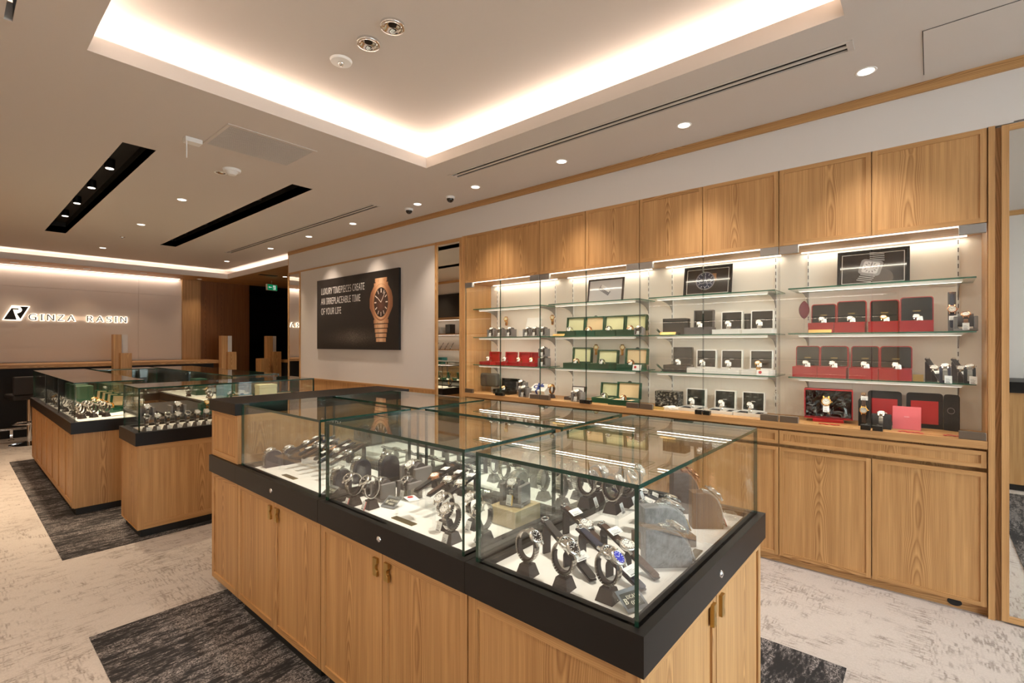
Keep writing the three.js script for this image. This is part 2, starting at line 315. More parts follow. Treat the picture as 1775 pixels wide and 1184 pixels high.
  part('body', rbx(-0.05, 0.05, -0.03, 0, -0.035, 0.035, 0.004), M.white, s); part('rod', cyl(0.004, 0.004, 0.11, -0.04, -0.14, 0.02, 10), M.white, s);
  const sm = thing('smoke_detector', 'round white smoke detector next to a small spot', 'detector', [1.47, CEIL, -4.17]);
  part('base', cyl(0.06, 0.065, 0.018, 0, -0.018, 0), M.white, sm); part('dome', cyl(0.028, 0.045, 0.025, 0, -0.043, 0), M.white, sm);
  const sp = thing('adjustable_spot', 'small chrome spot beside the smoke detector', 'downlight', [1.44, CEIL, -4.32]);
  part('trim_ring', ringGeo, M.white, sp); part('reflector', cyl(0.02, 0.034, 0.004, 0, -0.004, 0), M.chrome, sp);
  // two chrome reflector lamps and an emergency lamp in the coffer
  [[-1.03, 'chrome reflector downlight in the raised ceiling, over the near showcase'], [-1.24, 'chrome reflector downlight in the raised ceiling, over the middle showcases'], [-2.024, 'chrome reflector downlight in the raised ceiling, farther from the emergency lamp'], [-2.234, 'chrome reflector downlight in the raised ceiling, beside the emergency lamp']].forEach(([z, l]) => {
    const t = thing('reflector_downlight', l, 'downlight', [1.445, 2.93, z], 0, 'reflector lamps in the raised ceiling');
    const prof = [[0.018, -0.001], [0.03, -0.003], [0.042, -0.01], [0.047, -0.016], [0.058, -0.016], [0.06, -0.01], [0.06, 0]].map(([r, y]) => new THREE.Vector2(r, y));
    part('reflector', new THREE.LatheGeometry(prof, 32), M.chrome, t); part('lens', cyl(0.02, 0.02, 0.002, 0, -0.003, 0), M.darkmetal, t); spot('reflector_lamp', [1, 0.88, 0.76], LV.coffer, 1.445, 2.905, z, 1.445, z, 25, 0.9);
  });
  const em = thing('emergency_lamp', 'round white emergency lamp in the raised ceiling', 'lamp', [1.44, 2.93, -2.496]);
  part('rim', cyl(0.055, 0.06, 0.012, 0, -0.012, 0), M.white, em); part('bulb', new THREE.SphereGeometry(0.018, 16, 10), M.chrome, em).position.y = -0.014;
  // dome cameras
  [[-3.4, 'black dome camera nearer the wall cabinet'], [-4.02, 'black dome camera nearer the wall poster']].forEach(([z, l]) => {
    const t = thing('dome_camera', l, 'camera', [3.07, CEIL, z], 0, 'dome cameras');
    part('base', cyl(0.04, 0.043, 0.02, 0, -0.02, 0), M.white, t); const dg = new THREE.SphereGeometry(0.033, 20, 10, 0, PI * 2, PI / 2, PI / 2); part('dome', dg, M.boxblack, t).position.y = -0.02;
  });
  const spr = thing('sprinkler', 'tiny sprinkler head between the black troughs', 'sprinkler', [1.48, CEIL, -7.87]); part('rosette', cyl(0.025, 0.03, 0.006, 0, -0.006, 0), M.chrome, spr); part('head', cyl(0.01, 0.01, 0.02, 0, -0.026, 0), M.chrome, spr);
  const gr = thing('soffit_vent', 'flat black vent in the oak soffit', 'air vent', [3.71, 2.56, -8.86]); part('plate', rbx(-0.15, 0.15, -0.008, 0, -0.05, 0.05, 0.003), M.black, gr);
}
// ---------------------------------------------------------------- joinery
// shaker panel facing -x (or +x with s=-1): frame + recessed field, at plane x, between z0..z1, y0..y1
function panelX(x, s, y0, y1, z0, z1, fr, th = 0.02, k = 0) {
  const X = (a, b) => (s > 0 ? [x + a, x + b] : [x - b, x - a]), [fa, fb] = X(0, th), [pa, pb] = X(0.007, th);
  const frame = [bx(fa, fb, y0, y1, z0, z0 + fr), bx(fa, fb, y0, y1, z1 - fr, z1), bx(fa, fb, y0, y0 + fr, z0 + fr, z1 - fr, 'z'), bx(fa, fb, y1 - fr, y1, z0 + fr, z1 - fr, 'z')];
  return { frame, field: bx(pa, pb, y0 + fr, y1 - fr, z0 + fr, z1 - fr, 'y', true) };
}
function panelZ(z, y0, y1, x0, x1, fr, th = 0.02) {                    // faces +z
  const frame = [bx(x0, x0 + fr, y0, y1, z - th, z), bx(x1 - fr, x1, y0, y1, z - th, z), bx(x0 + fr, x1 - fr, y0, y0 + fr, z - th, z, 'x'), bx(x0 + fr, x1 - fr, y1 - fr, y1, z - th, z, 'x')];
  return { frame, field: bx(x0 + fr, x1 - fr, y0 + fr, y1 - fr, z - th, z - 0.007, 'y', true) };
}
let wk = 0;
function doorPart(name, p, parent, label) {
  wk++; const d = part(name, p.frame, wood(wk), parent, label); part('panel', p.field, wood(wk + 1), d); return d;
}
const handleGeo = (() => { const s = new THREE.Shape(); s.moveTo(0, 0.03); s.lineTo(0.022, 0.03); s.lineTo(0.022, 0.014); s.quadraticCurveTo(0.006, 0, 0.022, -0.014); s.lineTo(0.022, -0.03); s.lineTo(0, -0.03); s.closePath(); const g = new THREE.ExtrudeGeometry(s, { depth: 0.01, bevelEnabled: true, bevelSize: 0.001, bevelThickness: 0.001, bevelSegments: 1, curveSegments: 8 }); g.translate(-0.011, 0, 0); return g; })();
const lockGeo = (() => { const p = [[0, 0.006], [0.004, 0.006], [0.005, 0.004], [0.009, 0.004], [0.0105, 0.002], [0.0105, 0]].map(([r, y]) => new THREE.Vector2(r, y)); return new THREE.LatheGeometry(p, 24); })();

// ---------------------------------------------------------------- wall display cabinet, four bays
const BAYS = [[-3.488, -2.564], [-2.564, -1.636], [-1.636, -0.711], [-0.711, 0.21]];
const SHELF = [1.694, 1.416, 1.146], LEDGE = 0.87, XB = 3.72;
const bayName = ['bay beside the narrow mirror', 'bay with the green watch boxes', 'bay with the black and white boxes', 'bay with the dark red boxes'];
BAYS.forEach(([z0, z1], b) => {
  const t = thing('display_cabinet', `oak wall cabinet with lit glass shelves, ${bayName[b]}`, 'display cabinet', [0, 0, 0], 0, 'wall cabinet bays');
  const zm = (z0 + z1) / 2, sh = [zm - 0.425, zm + 0.425];
  part('upper_carcass', bx(XW + 0.022, XB, 1.952, 2.414, z0, z1), wood(b), t); part('lower_carcass', bx(XW + 0.05, XB, 0.05, 0.83, z0, z1), wood(b), t); part('plinth', bx(XW + 0.03, XB, 0, 0.05, z0, z1, 'z'), wood(b + 1), t);
  part('back_panel', bx(XB, XB + 0.02, LEDGE, 1.952, z0, z1), M.niche, t, 'pale back panel');
  for (const [a, c, sd] of [[z0, zm, -1], [zm, z1, 1]]) {
    doorPart('upper_door', panelX(XW, 1, 1.95, 2.414, a + 0.0025, c - 0.0025, 0.024), t);
    doorPart('lower_door', panelX(XW, 1, 0.05, 0.714, a + 0.0025, c - 0.0025, 0.022), t);
    const gd = pane('glass_door', XW + 0.006, XW + 0.014, LEDGE + 0.006, 1.94, a + 0.003, c - 0.003, t);
    const hz = sd < 0 ? [a + 0.004, a + 0.105] : [c - 0.105, c - 0.004];
    part('hinge', rbx(XW - 0.004, XW + 0.022, 1.9, 1.947, hz[0], hz[1], 0.002), M.brushed, gd, 'grey metal top hinge');
    part('hinge', rbx(XW - 0.004, XW + 0.022, LEDGE + 0.001, LEDGE + 0.04, hz[0], hz[1], 0.002), M.hinge, gd, 'bronze metal bottom hinge');
    part('lock', rbx(XW - 0.012, XW + 0.02, LEDGE + 0.001, LEDGE + 0.03, sd < 0 ? c - 0.05 : a + 0.004, sd < 0 ? c - 0.004 : a + 0.05, 0.002), M.boxblack, gd, 'small black lock');
  }
  doorPart('drawer_front', panelX(XW, 1, 0.735, 0.818, z0 + 0.003, z1 - 0.003, 0.02), t);
  // lights under the cabinet top
  for (const x of [3.376, 3.69]) { part('light_strip', bx(x - 0.007, x + 0.007, 1.944, 1.9515, z0 + 0.06, z1 - 0.06), M.ledWarm, t); rectLight('cabinet_lamp', [1, 0.86, 0.68], LV.niche, 0.014, z1 - z0 - 0.12, x, 1.943, zm, 'down'); }
  // slotted uprights, shelves, brackets, shelf lights
  for (const z of [zm - 0.365, zm + 0.365]) {
    const u = part('upright', bx(XB - 0.008, XB, LEDGE, 1.951, z - 0.006, z + 0.006), M.white, t);
    part('slots', Array.from({ length: 23 }, (_, i) => bx(XB - 0.009, XB - 0.007, LEDGE + 0.05 + i * 0.045, LEDGE + 0.075 + i * 0.045, z - 0.002, z + 0.002)), M.darkmetal, u).userData.kind = 'stuff';
  }
  SHELF.forEach((y, k) => {
    const s = pane('glass_shelf', 3.42, XB - 0.015, y - 0.008, y, sh[0], sh[1], t);
    for (const z of [zm - 0.365, zm + 0.365]) {
      const p = new THREE.Shape(); p.moveTo(0, 0); p.lineTo(-0.24, 0); p.lineTo(-0.24, -0.012); p.quadraticCurveTo(-0.06, -0.016, -0.02, -0.06); p.lineTo(0, -0.075); p.closePath();
      const g = new THREE.ExtrudeGeometry(p, { depth: 0.006, bevelEnabled: false }); g.translate(XB - 0.009, y - 0.0085, z - 0.003); part('bracket', g, M.brushed, s);
    }
    part('light_strip', bx(3.45, 3.466, y - 0.022, y - 0.0095, zm - 0.375, zm + 0.375), M.white, s); part('diffuser', bx(3.4505, 3.4655, y - 0.0235, y - 0.022, zm - 0.37, zm + 0.37), M.ledWarm, s);
    if (k < 3) rectLight('shelf_lamp', [1, 0.88, 0.72], LV.shelf, 0.015, 0.74, 3.458, y - 0.0245, zm, 'down');
  });
});
struct('wall_cabinet_end', [bx(XW + 0.022, XB + 0.02, 0.0, 2.414, -3.51, -3.488), bx(XW - 0.002, XW + 0.022, 0, 2.414, -3.526, -3.489)], wood(1), 'oak end panel of the wall cabinet beside the narrow mirror');
struct('wall_cabinet_end_near', [bx(XW + 0.022, XB + 0.02, 0.0, 2.414, 0.21, 0.232), bx(XW - 0.006, XW + 0.022, 0, 2.414, 0.212, 0.236)], wood(0), 'oak end post of the wall cabinet beside the tall mirror');
{
  const l = solo('display_ledge', [bx(XW - 0.004, XB, 0.83, LEDGE, -3.487, 0.21, 'z')], wood(2), 'continuous oak ledge running below the glass doors', 'ledge');
  const c = thing('cable_grommet', 'black cable opening in the cabinet plinth', 'grommet', [XW + 0.029, 0.028, 0.09], -PI / 2); part('rim', (() => { const g = new THREE.CylinderGeometry(0.022, 0.022, 0.004, 24); g.rotateX(PI / 2); g.scale(1.3, 0.85, 1); return g; })(), M.plinth, c);
}
// tall framed mirrors
function framedMirror(z0, z1, y0, y1, fr, label) {
  const t = thing('framed_mirror', label, 'mirror', [0, 0, 0]);
  part('frame', [bx(XW - 0.012, XW + 0.0018, y0, y1, z0, z0 + fr), bx(XW - 0.012, XW + 0.0018, y0, y1, z1 - fr, z1), bx(XW - 0.012, XW + 0.0018, y0, y0 + fr, z0 + fr, z1 - fr, 'z'), bx(XW - 0.012, XW + 0.0018, y1 - fr, y1, z0 + fr, z1 - fr, 'z')], wood(2), t);
  part('mirror_glass', bx(XW - 0.002, XW + 0.0015, y0 + fr, y1 - fr, z0 + fr, z1 - fr), M.mirror, t);
}
framedMirror(-3.93, -3.525, 0.0, 2.405, 0.032, 'narrow oak framed mirror between poster wall and cabinet');
framedMirror(0.258, 1.1, 0.01, 2.405, 0.026, 'tall oak framed mirror at the near end of the wall cabinet');
struct('trim_5', bx(XW + 0.01, XW + 0.03, 0, 2.405, 0.237, 0.258), wood(1));
framedMirror(-7.28, -6.9, 0.0, 2.395, 0.02, 'narrow mirror strip at the far end of the poster wall');

// ---------------------------------------------------------------- poster
{
  const t = canvasTex(1120, 564, (c, w, h) => {
    c.fillStyle = '#1d1712'; c.fillRect(0, 0, w, h);
    let s = 5; const r = () => { s = (s * 1664525 + 1013904223) >>> 0; return s / 4294967296; };
    for (let i = 0; i < 26000; i++) { const y = 470 + (r() + r() + r() - 1.5) * 62, x = 540 + (r() + r() - 1) * 580, a = 0.5 * Math.max(0, 1 - Math.abs(x - 560) / 600); c.fillStyle = `rgba(${150 + r() * 60},${140 + r() * 50},${130 + r() * 40},${a})`; c.fillRect(x, y, 1.4, 1.4); }
    c.fillStyle = '#f2f0ec'; c.font = '73px sans-serif'; c.textBaseline = 'alphabetic';
    const line = (txt, y, wid) => { c.save(); c.translate(66, y); c.scale(wid / c.measureText(txt).width, 1.0); c.fillText(txt, 0, 0); c.restore(); };
    line('LUXURY TIMEPIECES CREATE', 120, 640); line('AN IRREPLACEABLE TIME', 202, 585); line('OF YOUR LIFE', 284, 315);
    // rose gold sports watch, plain
    const gx = 912, gy = 226;
    const grad = c.createLinearGradient(gx - 110, 0, gx + 110, 0); grad.addColorStop(0, '#8a5a3c'); grad.addColorStop(0.25, '#d9a479'); grad.addColorStop(0.5, '#f0c8a0'); grad.addColorStop(0.75, '#c98f66'); grad.addColorStop(1, '#8f5f40');
    c.fillStyle = grad;
    for (let k = 0; k < 14; k++) { const y = 52 + k * 33; if (y > 98 && y < 330) continue; const f = y < 200 ? 0.62 + (y - 52) / 300 : 0.8 - (y - 330) / 520; const ww = 118 * f; c.fillRect(gx - ww, y, ww * 2, 27); c.save(); c.fillStyle = 'rgba(60,30,15,0.55)'; c.fillRect(gx - ww, y + 27, ww * 2, 6); c.fillRect(gx - ww * 0.5, y + 8, 3, 19); c.fillRect(gx + ww * 0.5, y + 8, 3, 19); c.restore(); c.fillStyle = grad; }
    c.beginPath(); c.moveTo(gx - 62, 78); c.lineTo(gx + 62, 78); c.lineTo(gx + 124, 150); c.lineTo(gx + 140, 196); c.lineTo(gx + 140, 262); c.lineTo(gx + 120, 292); c.lineTo(gx + 66, 366); c.lineTo(gx - 66, 366); c.lineTo(gx - 120, 292); c.lineTo(gx - 140, 262); c.lineTo(gx - 140, 196); c.lineTo(gx - 124, 150); c.closePath(); c.fill();
    c.beginPath(); c.ellipse(gx, gy, 110, 132, 0, 0, 7); c.fillStyle = '#a86f4c'; c.fill(); c.beginPath(); c.ellipse(gx, gy - 4, 104, 126, 0, 0, 7); c.fillStyle = grad; c.fill();
    const dg = c.createRadialGradient(gx, gy + 30, 10, gx, gy, 110); dg.addColorStop(0, '#6b4533'); dg.addColorStop(1, '#241712'); c.beginPath(); c.ellipse(gx, gy, 86, 106, 0, 0, 7); c.fillStyle = dg; c.fill();
    c.fillStyle = '#f5e8d8'; for (let k = 0; k < 12; k++) { c.save(); c.translate(gx, gy); c.scale(1, 1.23); c.rotate(k * PI / 6); c.fillRect(-3.5, -80, k ? 7 : 12, 24); c.restore(); }
    const hand = (a, l) => { c.save(); c.translate(gx, gy); c.rotate(a); c.fillRect(-3, -l, 6, l); c.restore(); }; hand(-0.9, 62); hand(0.62, 88);
  });
  const p = thing('wall_poster', 'large black poster with white lettering and a rose gold watch', 'poster', [XW - 0.001, 1.28, -5.446], -PI / 2);
  part('board', bx(-0.921, 0.921, 0, 0.927, 0, 0.028), M.matteblack, p);
  const pg = new THREE.PlaneGeometry(1.838, 0.924); pg.translate(0, 0.4635, 0.0285); part('print', pg, std({ map: t, roughness: 0.45 }), p);
}

// ---------------------------------------------------------------- back of the shop
const font = await new FontLoader().loadAsync('fonts/droid/droid_sans_regular.typeface.json');
const fontBold = await new FontLoader().loadAsync('fonts/droid/droid_sans_bold.typeface.json');
{
  const ZB = -10.7;
  const t = thing('wall_sign', 'backlit letters reading GINZA RASIN with a slanted logo', 'sign', [0, 0.03, ZB + 0.012]);
  const letters = 'GINZA RASIN', x0 = 0.845, x1 = 2.06; let widths = [], tot = 0;
  for (const ch of letters) { const g = ch === ' ' ? null : new TextGeometry(ch, { font, size: 0.098, depth: 0.012, curveSegments: 6 }); let w = 0.07; if (g) { g.computeBoundingBox(); w = (g.boundingBox.max.x - g.boundingBox.min.x) * 1.15; } widths.push(w); tot += w; }
  const gap = (x1 - x0 - tot) / (letters.length - 1); let x = x0;
  [...letters].forEach((ch, i) => {
    if (ch !== ' ') {
      const mk = (bev, z, dep) => { const g = new TextGeometry(ch, { font, size: 0.098, depth: dep, curveSegments: 6, bevelEnabled: bev > 0, bevelSize: bev, bevelThickness: 0.001, bevelSegments: 1 }); g.computeBoundingBox(); g.translate(-g.boundingBox.min.x - 0, 0, 0); g.scale(1.15, 1, 1); g.translate(x, 1.69, z); return g; };
      const L = part('letter', mk(0, 0.034, 0.01), M.darkmetal, t); part('glow_light', mk(0.0068, 0.012, 0.012), M.signglow, L);
    }
    x += widths[i] + gap;
  });
  // slanted logo: a dark parallelogram with a light R cut out of it
  const poly = (pts, z, d, bev = 0) => { const s = new THREE.Shape(pts.map(([a, b]) => new THREE.Vector2(a, b))); const g = new THREE.ExtrudeGeometry(s, { depth: d, bevelEnabled: bev > 0, bevelSize: bev, bevelThickness: 0.001, bevelSegments: 1 }); g.translate(0, 0, z); return g; };
  const A = [[0.575, 1.69], [0.66, 1.865], [0.73, 1.865], [0.74, 1.855], [0.735, 1.845], [0.675, 1.845], [0.715, 1.69]].map((q) => q);
  const B = [[0.73, 1.79], [0.76, 1.81], [0.775, 1.84], [0.765, 1.875], [0.745, 1.895], [0.845, 1.895], [0.755, 1.70], [0.715, 1.785]];
  const lp = part('logo', [poly(A, 0.034, 0.01), poly(B, 0.034, 0.01)], M.matteblack, t, 'black slanted logo with a pale letter R');
  part('glow_light', [poly([[0.565, 1.682], [0.665, 1.903], [0.86, 1.903], [0.762, 1.682]], 0.012, 0.012, 0.004)], M.signglow, lp);
  { const l = rectLight('sign_lamp', [1, 0.76, 0.54], 0.9, 1.25, 0.07, 1.47, 1.77, ZB + 0.022); }
  // counter
  const c = thing('bar_counter', 'long black fronted counter with an oak top below the sign', 'counter', [0, 0, 0]);
  part('top', bx(LX + 0.01, 3.3, 1.0, 1.052, ZB + 0.055, -9.8, 'x'), wood(2), c); part('front', bx(LX + 0.01, 3.2, 0, 1.0, -10.5, -9.95), M.matteblack, c);
  const rail = thing('foot_rail', 'polished metal foot rail in front of the black counter', 'rail', [0, 0, 0]); const rg = new THREE.CylinderGeometry(0.02, 0.02, 2.0, 14); rg.rotateZ(PI / 2); rg.translate(0.6, 0.16, -9.72);
  part('tube', rg, M.chrome, rail); for (const px of [-0.2, 0.6, 1.4]) part('bracket', [bx(px - 0.015, px + 0.015, 0, 0.15, -9.735, -9.705), bx(px - 0.03, px + 0.03, 0, 0.008, -9.75, -9.69)], M.chrome, rail);
  // divider posts with a pale side panel
  const post = (x, z, label, low) => {
    const t = thing('counter_divider', label, 'divider', [x, 0, z], 0, 'oak counter dividers');
    part('tall_box', bx(-0.09, 0.01, 0, 1.495, -0.16, -0.02), wood(0), t); part('low_box', bx(0.01, 0.12, 0, 1.2, -0.16, -0.02), wood(2), t); part('front_box', bx(-0.02, 0.12, 0, 1.205, -0.0195, 0.08), wood(1), t); part('screen_panel', bx(0.011, 0.1, 1.201, 1.495, -0.1, -0.085), M.wall, t, 'pale grey screen');
    if (low) part('side_box', bx(-0.24, -0.0905, 0, 1.08, -0.16, 0.08), wood(2), t);
  };
  post(1.79, -9.59, 'oak counter divider in front of the sign wall'); post(3.31, -9.59, 'oak counter divider in front of the dark oak wall'); post(3.98, -9.3, 'oak counter divider in front of the black recess', true);
  const sc = thing('side_counter', 'short oak topped counter beside the black recess', 'counter', [0, 0, 0]); part('top', bx(4.15, 5.4, 1.0, 1.05, -9.5, -9.0, 'x'), wood(1), sc); part('front', bx(4.16, 5.38, 0, 1.0, -9.45, -9.1), M.matteblack, sc);
  // exit sign
  const ex = thing('exit_sign', 'small green exit sign with a running figure', 'sign', [4.0, 2.35, -9.4], 0.35);
  const et = canvasTex(128, 64, (q, w, h) => { q.fillStyle = '#0a8f5c'; q.fillRect(0, 0, w, h); q.fillStyle = '#eafff2'; q.fillRect(72, 8, 34, 48); q.fillStyle = '#0a8f5c'; q.beginPath(); q.arc(86, 18, 5, 0, 7); q.fill(); q.lineWidth = 6; q.strokeStyle = '#0a8f5c'; q.beginPath(); q.moveTo(84, 26); q.lineTo(82, 38); q.lineTo(92, 52); q.moveTo(82, 38); q.lineTo(74, 50); q.moveTo(76, 32); q.lineTo(94, 30); q.stroke(); q.fillStyle = '#eafff2'; q.fillRect(20, 28, 34, 8); q.beginPath(); q.moveTo(12, 32); q.lineTo(28, 20); q.lineTo(28, 44); q.fill(); });
  part('housing', [rbx(-0.115, 0.115, 0, 0.115, -0.02, 0.02, 0.004), cyl(0.006, 0.006, 0.07, 0, 0.113, 0, 8)], M.white, ex);
  const eg = new THREE.PlaneGeometry(0.22, 0.105); eg.translate(0, 0.0575, 0.0205); part('lit_sign', eg, std({ map: et, emissive: 0xffffff, emissiveMap: et, emissiveIntensity: 0.7 }), ex);
  // bar stool
  const st = thing('bar_stool', 'black leather bar stool with chrome base at the counter', 'stool', [0.74, -0.0, -9.25], 0.15);
  part('backrest', rbx(-0.2, 0.2, 0.68, 0.92, 0.16, 0.22, 0.02, 3), M.leather, st); part('seat', rbx(-0.2, 0.2, 0.61, 0.679, -0.2, 0.2, 0.02, 3), M.leather, st);
  part('column', cyl(0.025, 0.025, 0.58, 0, 0.03, 0, 16), M.chrome, st); part('base', cyl(0.2, 0.06, 0.03, 0, 0, 0, 32), M.chrome, st);
  const fr = new THREE.TorusGeometry(0.16, 0.012, 8, 32); fr.rotateX(PI / 2); fr.translate(0, 0.28, 0); part('foot_ring', fr, M.chrome, st);
}
// ---------------------------------------------------------------- left wall, seen only in the mirrors
{
  const t = thing('wall_niche', 'lit shelf niche of the opposite wall, seen in the narrow mirror', 'display niche', [LX, 0, 0]);
  part('black_panel', bx(0, 0.03, 1.9, 2.43, -9.2, -6.4), M.matteblack, t); part('back_panel', bx(0, 0.01, 0.9, 1.9, -9.2, -6.4), M.niche, t);
  part('frame', [bx(0, 0.36, 1.86, 1.9, -9.2, -6.4, 'z'), bx(0, 0.36, 0.86, 0.9, -9.2, -6.4, 'z'), bx(0.01, 0.34, 0, 0.86, -9.2, -6.4), bx(0, 0.36, 0.9, 1.86, -9.24, -9.2), bx(0, 0.36, 0.9, 1.86, -6.4, -6.36)], wood(1), t);
  for (const y of [1.56, 1.23]) part('shelf', bx(0.01, 0.34, y - 0.02, y, -9.2, -6.4, 'z'), wood(0), t);
  for (const y of [1.858, 1.538, 1.208]) { part('light_strip', bx(0.1, 0.115, y - 0.004, y, -9.1, -6.5), M.ledWarm, t); rectLight('niche_lamp', [1, 0.88, 0.74], 9, 0.015, 2.6, LX + 0.108, y - 0.006, -7.8, 'down'); }
  const q = thing('wall_niche', 'long lit shelf recess in the wall opposite the glass cabinets', 'display niche', [LX, 0, 0]);
  part('back_panel', bx(-0.4, -0.39, 0.85, 1.97, -3.52, -0.28), M.niche, q); part('frame', [bx(-0.39, 0.004, 1.95, 1.97, -3.52, -0.28, 'z'), bx(-0.39, 0.004, 0.85, 0.87, -3.52, -0.28, 'z'), bx(-0.39, 0.004, 0.87, 1.95, -3.52, -3.5), bx(-0.39, 0.004, 0.87, 1.95, -0.3, -0.28)], wood(1), q);
  for (const y of SHELF) pane('glass_shelf', -0.385, -0.08, y - 0.008, y, -3.49, -0.31, q);
  for (const y of [1.949, 1.685, 1.407, 1.137]) { part('light_strip', bx(-0.12, -0.105, y - 0.006, y - 0.001, -3.4, -0.4), M.ledWarm, q); rectLight('niche_lamp', [1, 0.86, 0.7], 40, 0.015, 3.0, LX - 0.1125, y - 0.008, -1.9, 'down'); }
  const c = thing('cash_counter', 'oak counter with a black top band, seen in the tall mirror', 'counter', [0, 0, 0]);
  part('body', bx(LX + 0.01, 0.28, 0.06, 0.9, 0.5, 1.9), wood(0), c); part('band', bx(LX + 0.01, 0.3, 0.9, 1.0, 0.48, 1.92), M.black, c); part('plinth', bx(LX + 0.01, 0.25, 0, 0.06, 0.53, 1.87), M.plinth, c);
}

// ---------------------------------------------------------------- display islands
const BT = 0.735, BB = 0.645, GT = 1.045, BED = 0.72;
// showcase unit: box x0..x1, z0..z1; glass box over an inset bed
function showcase(x0, x1, z0, z1, label, o = {}) {
  const t = thing('showcase', label, 'showcase', [0, 0, 0], 0, o.group);
  const i = 0.013;                                                   // wood stands back from the black band
  part('band', [bx(x0, x1, BB, BT, z0, z0 + 0.05), bx(x0, x1, BB, BT, z1 - 0.05, z1), bx(x0, x0 + 0.05, BB, BT, z0 + 0.05, z1 - 0.05), bx(x1 - 0.05, x1, BB, BT, z0 + 0.05, z1 - 0.05)], M.black, t, 'satin black band');
  part('bed', bx(x0 + 0.05, x1 - 0.05, BED - 0.03, BED, z0 + 0.05, z1 - 0.05), M.bed, t, 'white display bed');
  part('body', bx(x0 + i + 0.02, x1 - i - 0.02, 0.06, BB, z0 + (o.zi ? i + 0.02 : 0.001), z1 - (o.zi2 ? i + 0.02 : 0.001)), wood(wk++), t);
  part('plinth', bx(x0 + i + 0.022, x1 - i - 0.022, 0.004, 0.06, z0 + 0.03, z1 - 0.035), M.plinth, t);
  const g = 0.022, th = 0.01, gx0 = x0 + g, gx1 = x1 - g, gz0 = z0 + g, gz1 = z1 - g;
  const [ga, gb] = o.noGlass ? [0, 0] : [BT, GT];
  if (!o.noGlass) {
    const P = (...a) => pane('glass_pane', ...a, t);
    P(gx0, gx0 + th, BT, GT - th, gz0 + th, gz1 - th); P(gx1 - th, gx1, BT, GT - th, gz0 + th, gz1 - th); P(gx0, gx1, BT, GT - th, gz0, gz0 + th); P(gx0, gx1, BT, GT - th, gz1 - th, gz1); P(gx0, gx1, GT - th, GT, gz0, gz1);
  }
  return t;
}
function addHandle(door, x, y, z, turn) { const h = part('handle', handleGeo, M.brass, door, 'small brass pull'); h.position.set(x, y, z); h.rotation.y = turn; return h; }
function addLock(t, x, y, z, ax) { const m = part('lock', lockGeo, M.chrome, t, 'round chrome lock'); m.position.set(x, y, z); if (ax === '-x') m.rotation.z = PI / 2; if (ax === '+x') m.rotation.z = -PI / 2; if (ax === '+z') m.rotation.x = PI / 2; return m; }
const IX0 = 0.955, IX1 = 1.945, XMID = 1.45;
{ // nearest island
  const g = 'showcases of the nearest island', f = IX0 + 0.013, bk = IX1 - 0.013;
  const end = showcase(IX0, IX1, -0.997, -0.457, 'glass showcase at the near end of the nearest island', { group: g, zi2: true });
  doorPart('side_panel', panelX(f, 1, 0.06, BB, -0.996, -0.4705, 0.035), end); doorPart('side_panel', panelX(bk, -1, 0.06, BB, -0.996, -0.4705, 0.035), end);
  const d1 = doorPart('door', panelZ(-0.47, 0.06, BB - 0.002, f + 0.002, 1.447, 0.03), end), d2 = doorPart('door', panelZ(-0.47, 0.06, BB - 0.002, 1.453, bk - 0.002, 0.03), end);
  addHandle(d1, 1.415, 0.585, -0.471, 0); addHandle(d2, 1.485, 0.585, -0.471, 0);
  addLock(end, 1.45, 0.69, -0.457, '+z');
  const bays = [[-1.83, -0.999, 'middle'], [-2.668, -1.832, 'far']];
  for (const [z0, z1, n] of bays) {
    const zm = (z0 + z1) / 2;
    for (const side of [1, -1]) {
      const s = showcase(side > 0 ? IX0 : XMID + 0.001, side > 0 ? XMID - 0.001 : IX1, z0, z1, side > 0 ? `${n} glass showcase in the aisle side row of the nearest island` : `${n} glass showcase in the wall cabinet side row of the nearest island`, { group: g });
      const px = side > 0 ? f : bk;
      const a = doorPart('door', panelX(px, side, 0.06, BB - 0.002, z0 + 0.002, zm - 0.001, 0.028), s), b = doorPart('door', panelX(px, side, 0.06, BB - 0.002, zm + 0.001, z1 - 0.002, 0.028), s);
      if (side > 0) { addHandle(a, px + 0.001, 0.585, zm - 0.032, -PI / 2); addHandle(b, px + 0.001, 0.585, zm + 0.032, -PI / 2); addLock(s, IX0, 0.69, zm, '-x'); }
    }
  }
  const bar = thing('island_end_bar', 'raised oak bar with a black top closing the nearest island', 'counter', [0, 0, 0]);
  const z0 = -3.04, z1 = -2.669;
  part('top', rbx(IX0, 2.04, 0.985, GT, z0, z1, 0.002, 1), M.black, bar, 'satin black top');
  part('band', bx(IX0, IX1, BB, BT, z0, z1), M.black, bar);
  part('body', [bx(f + 0.02, bk, 0.06, BB, z0 + 0.02, z1 - 0.001), bx(f + 0.02, bk, BT, 0.985, z0 + 0.02, z1 - 0.0205)], wood(1), bar); part('plinth', bx(f + 0.05, bk - 0.05, 0.004, 0.06, z0 + 0.05, z1), M.plinth, bar);
  doorPart('front_panel', panelX(f, 1, 0.06, BB - 0.001, z0 + 0.004, z1 - 0.003, 0.03), bar); doorPart('front_panel', panelX(f, 1, BT + 0.001, 0.985, z0 + 0.004, z1 - 0.003, 0.03), bar);
  doorPart('side_panel', panelZ(z1, BT + 0.001, 0.985, f + 0.02, bk, 0.04), bar);
}
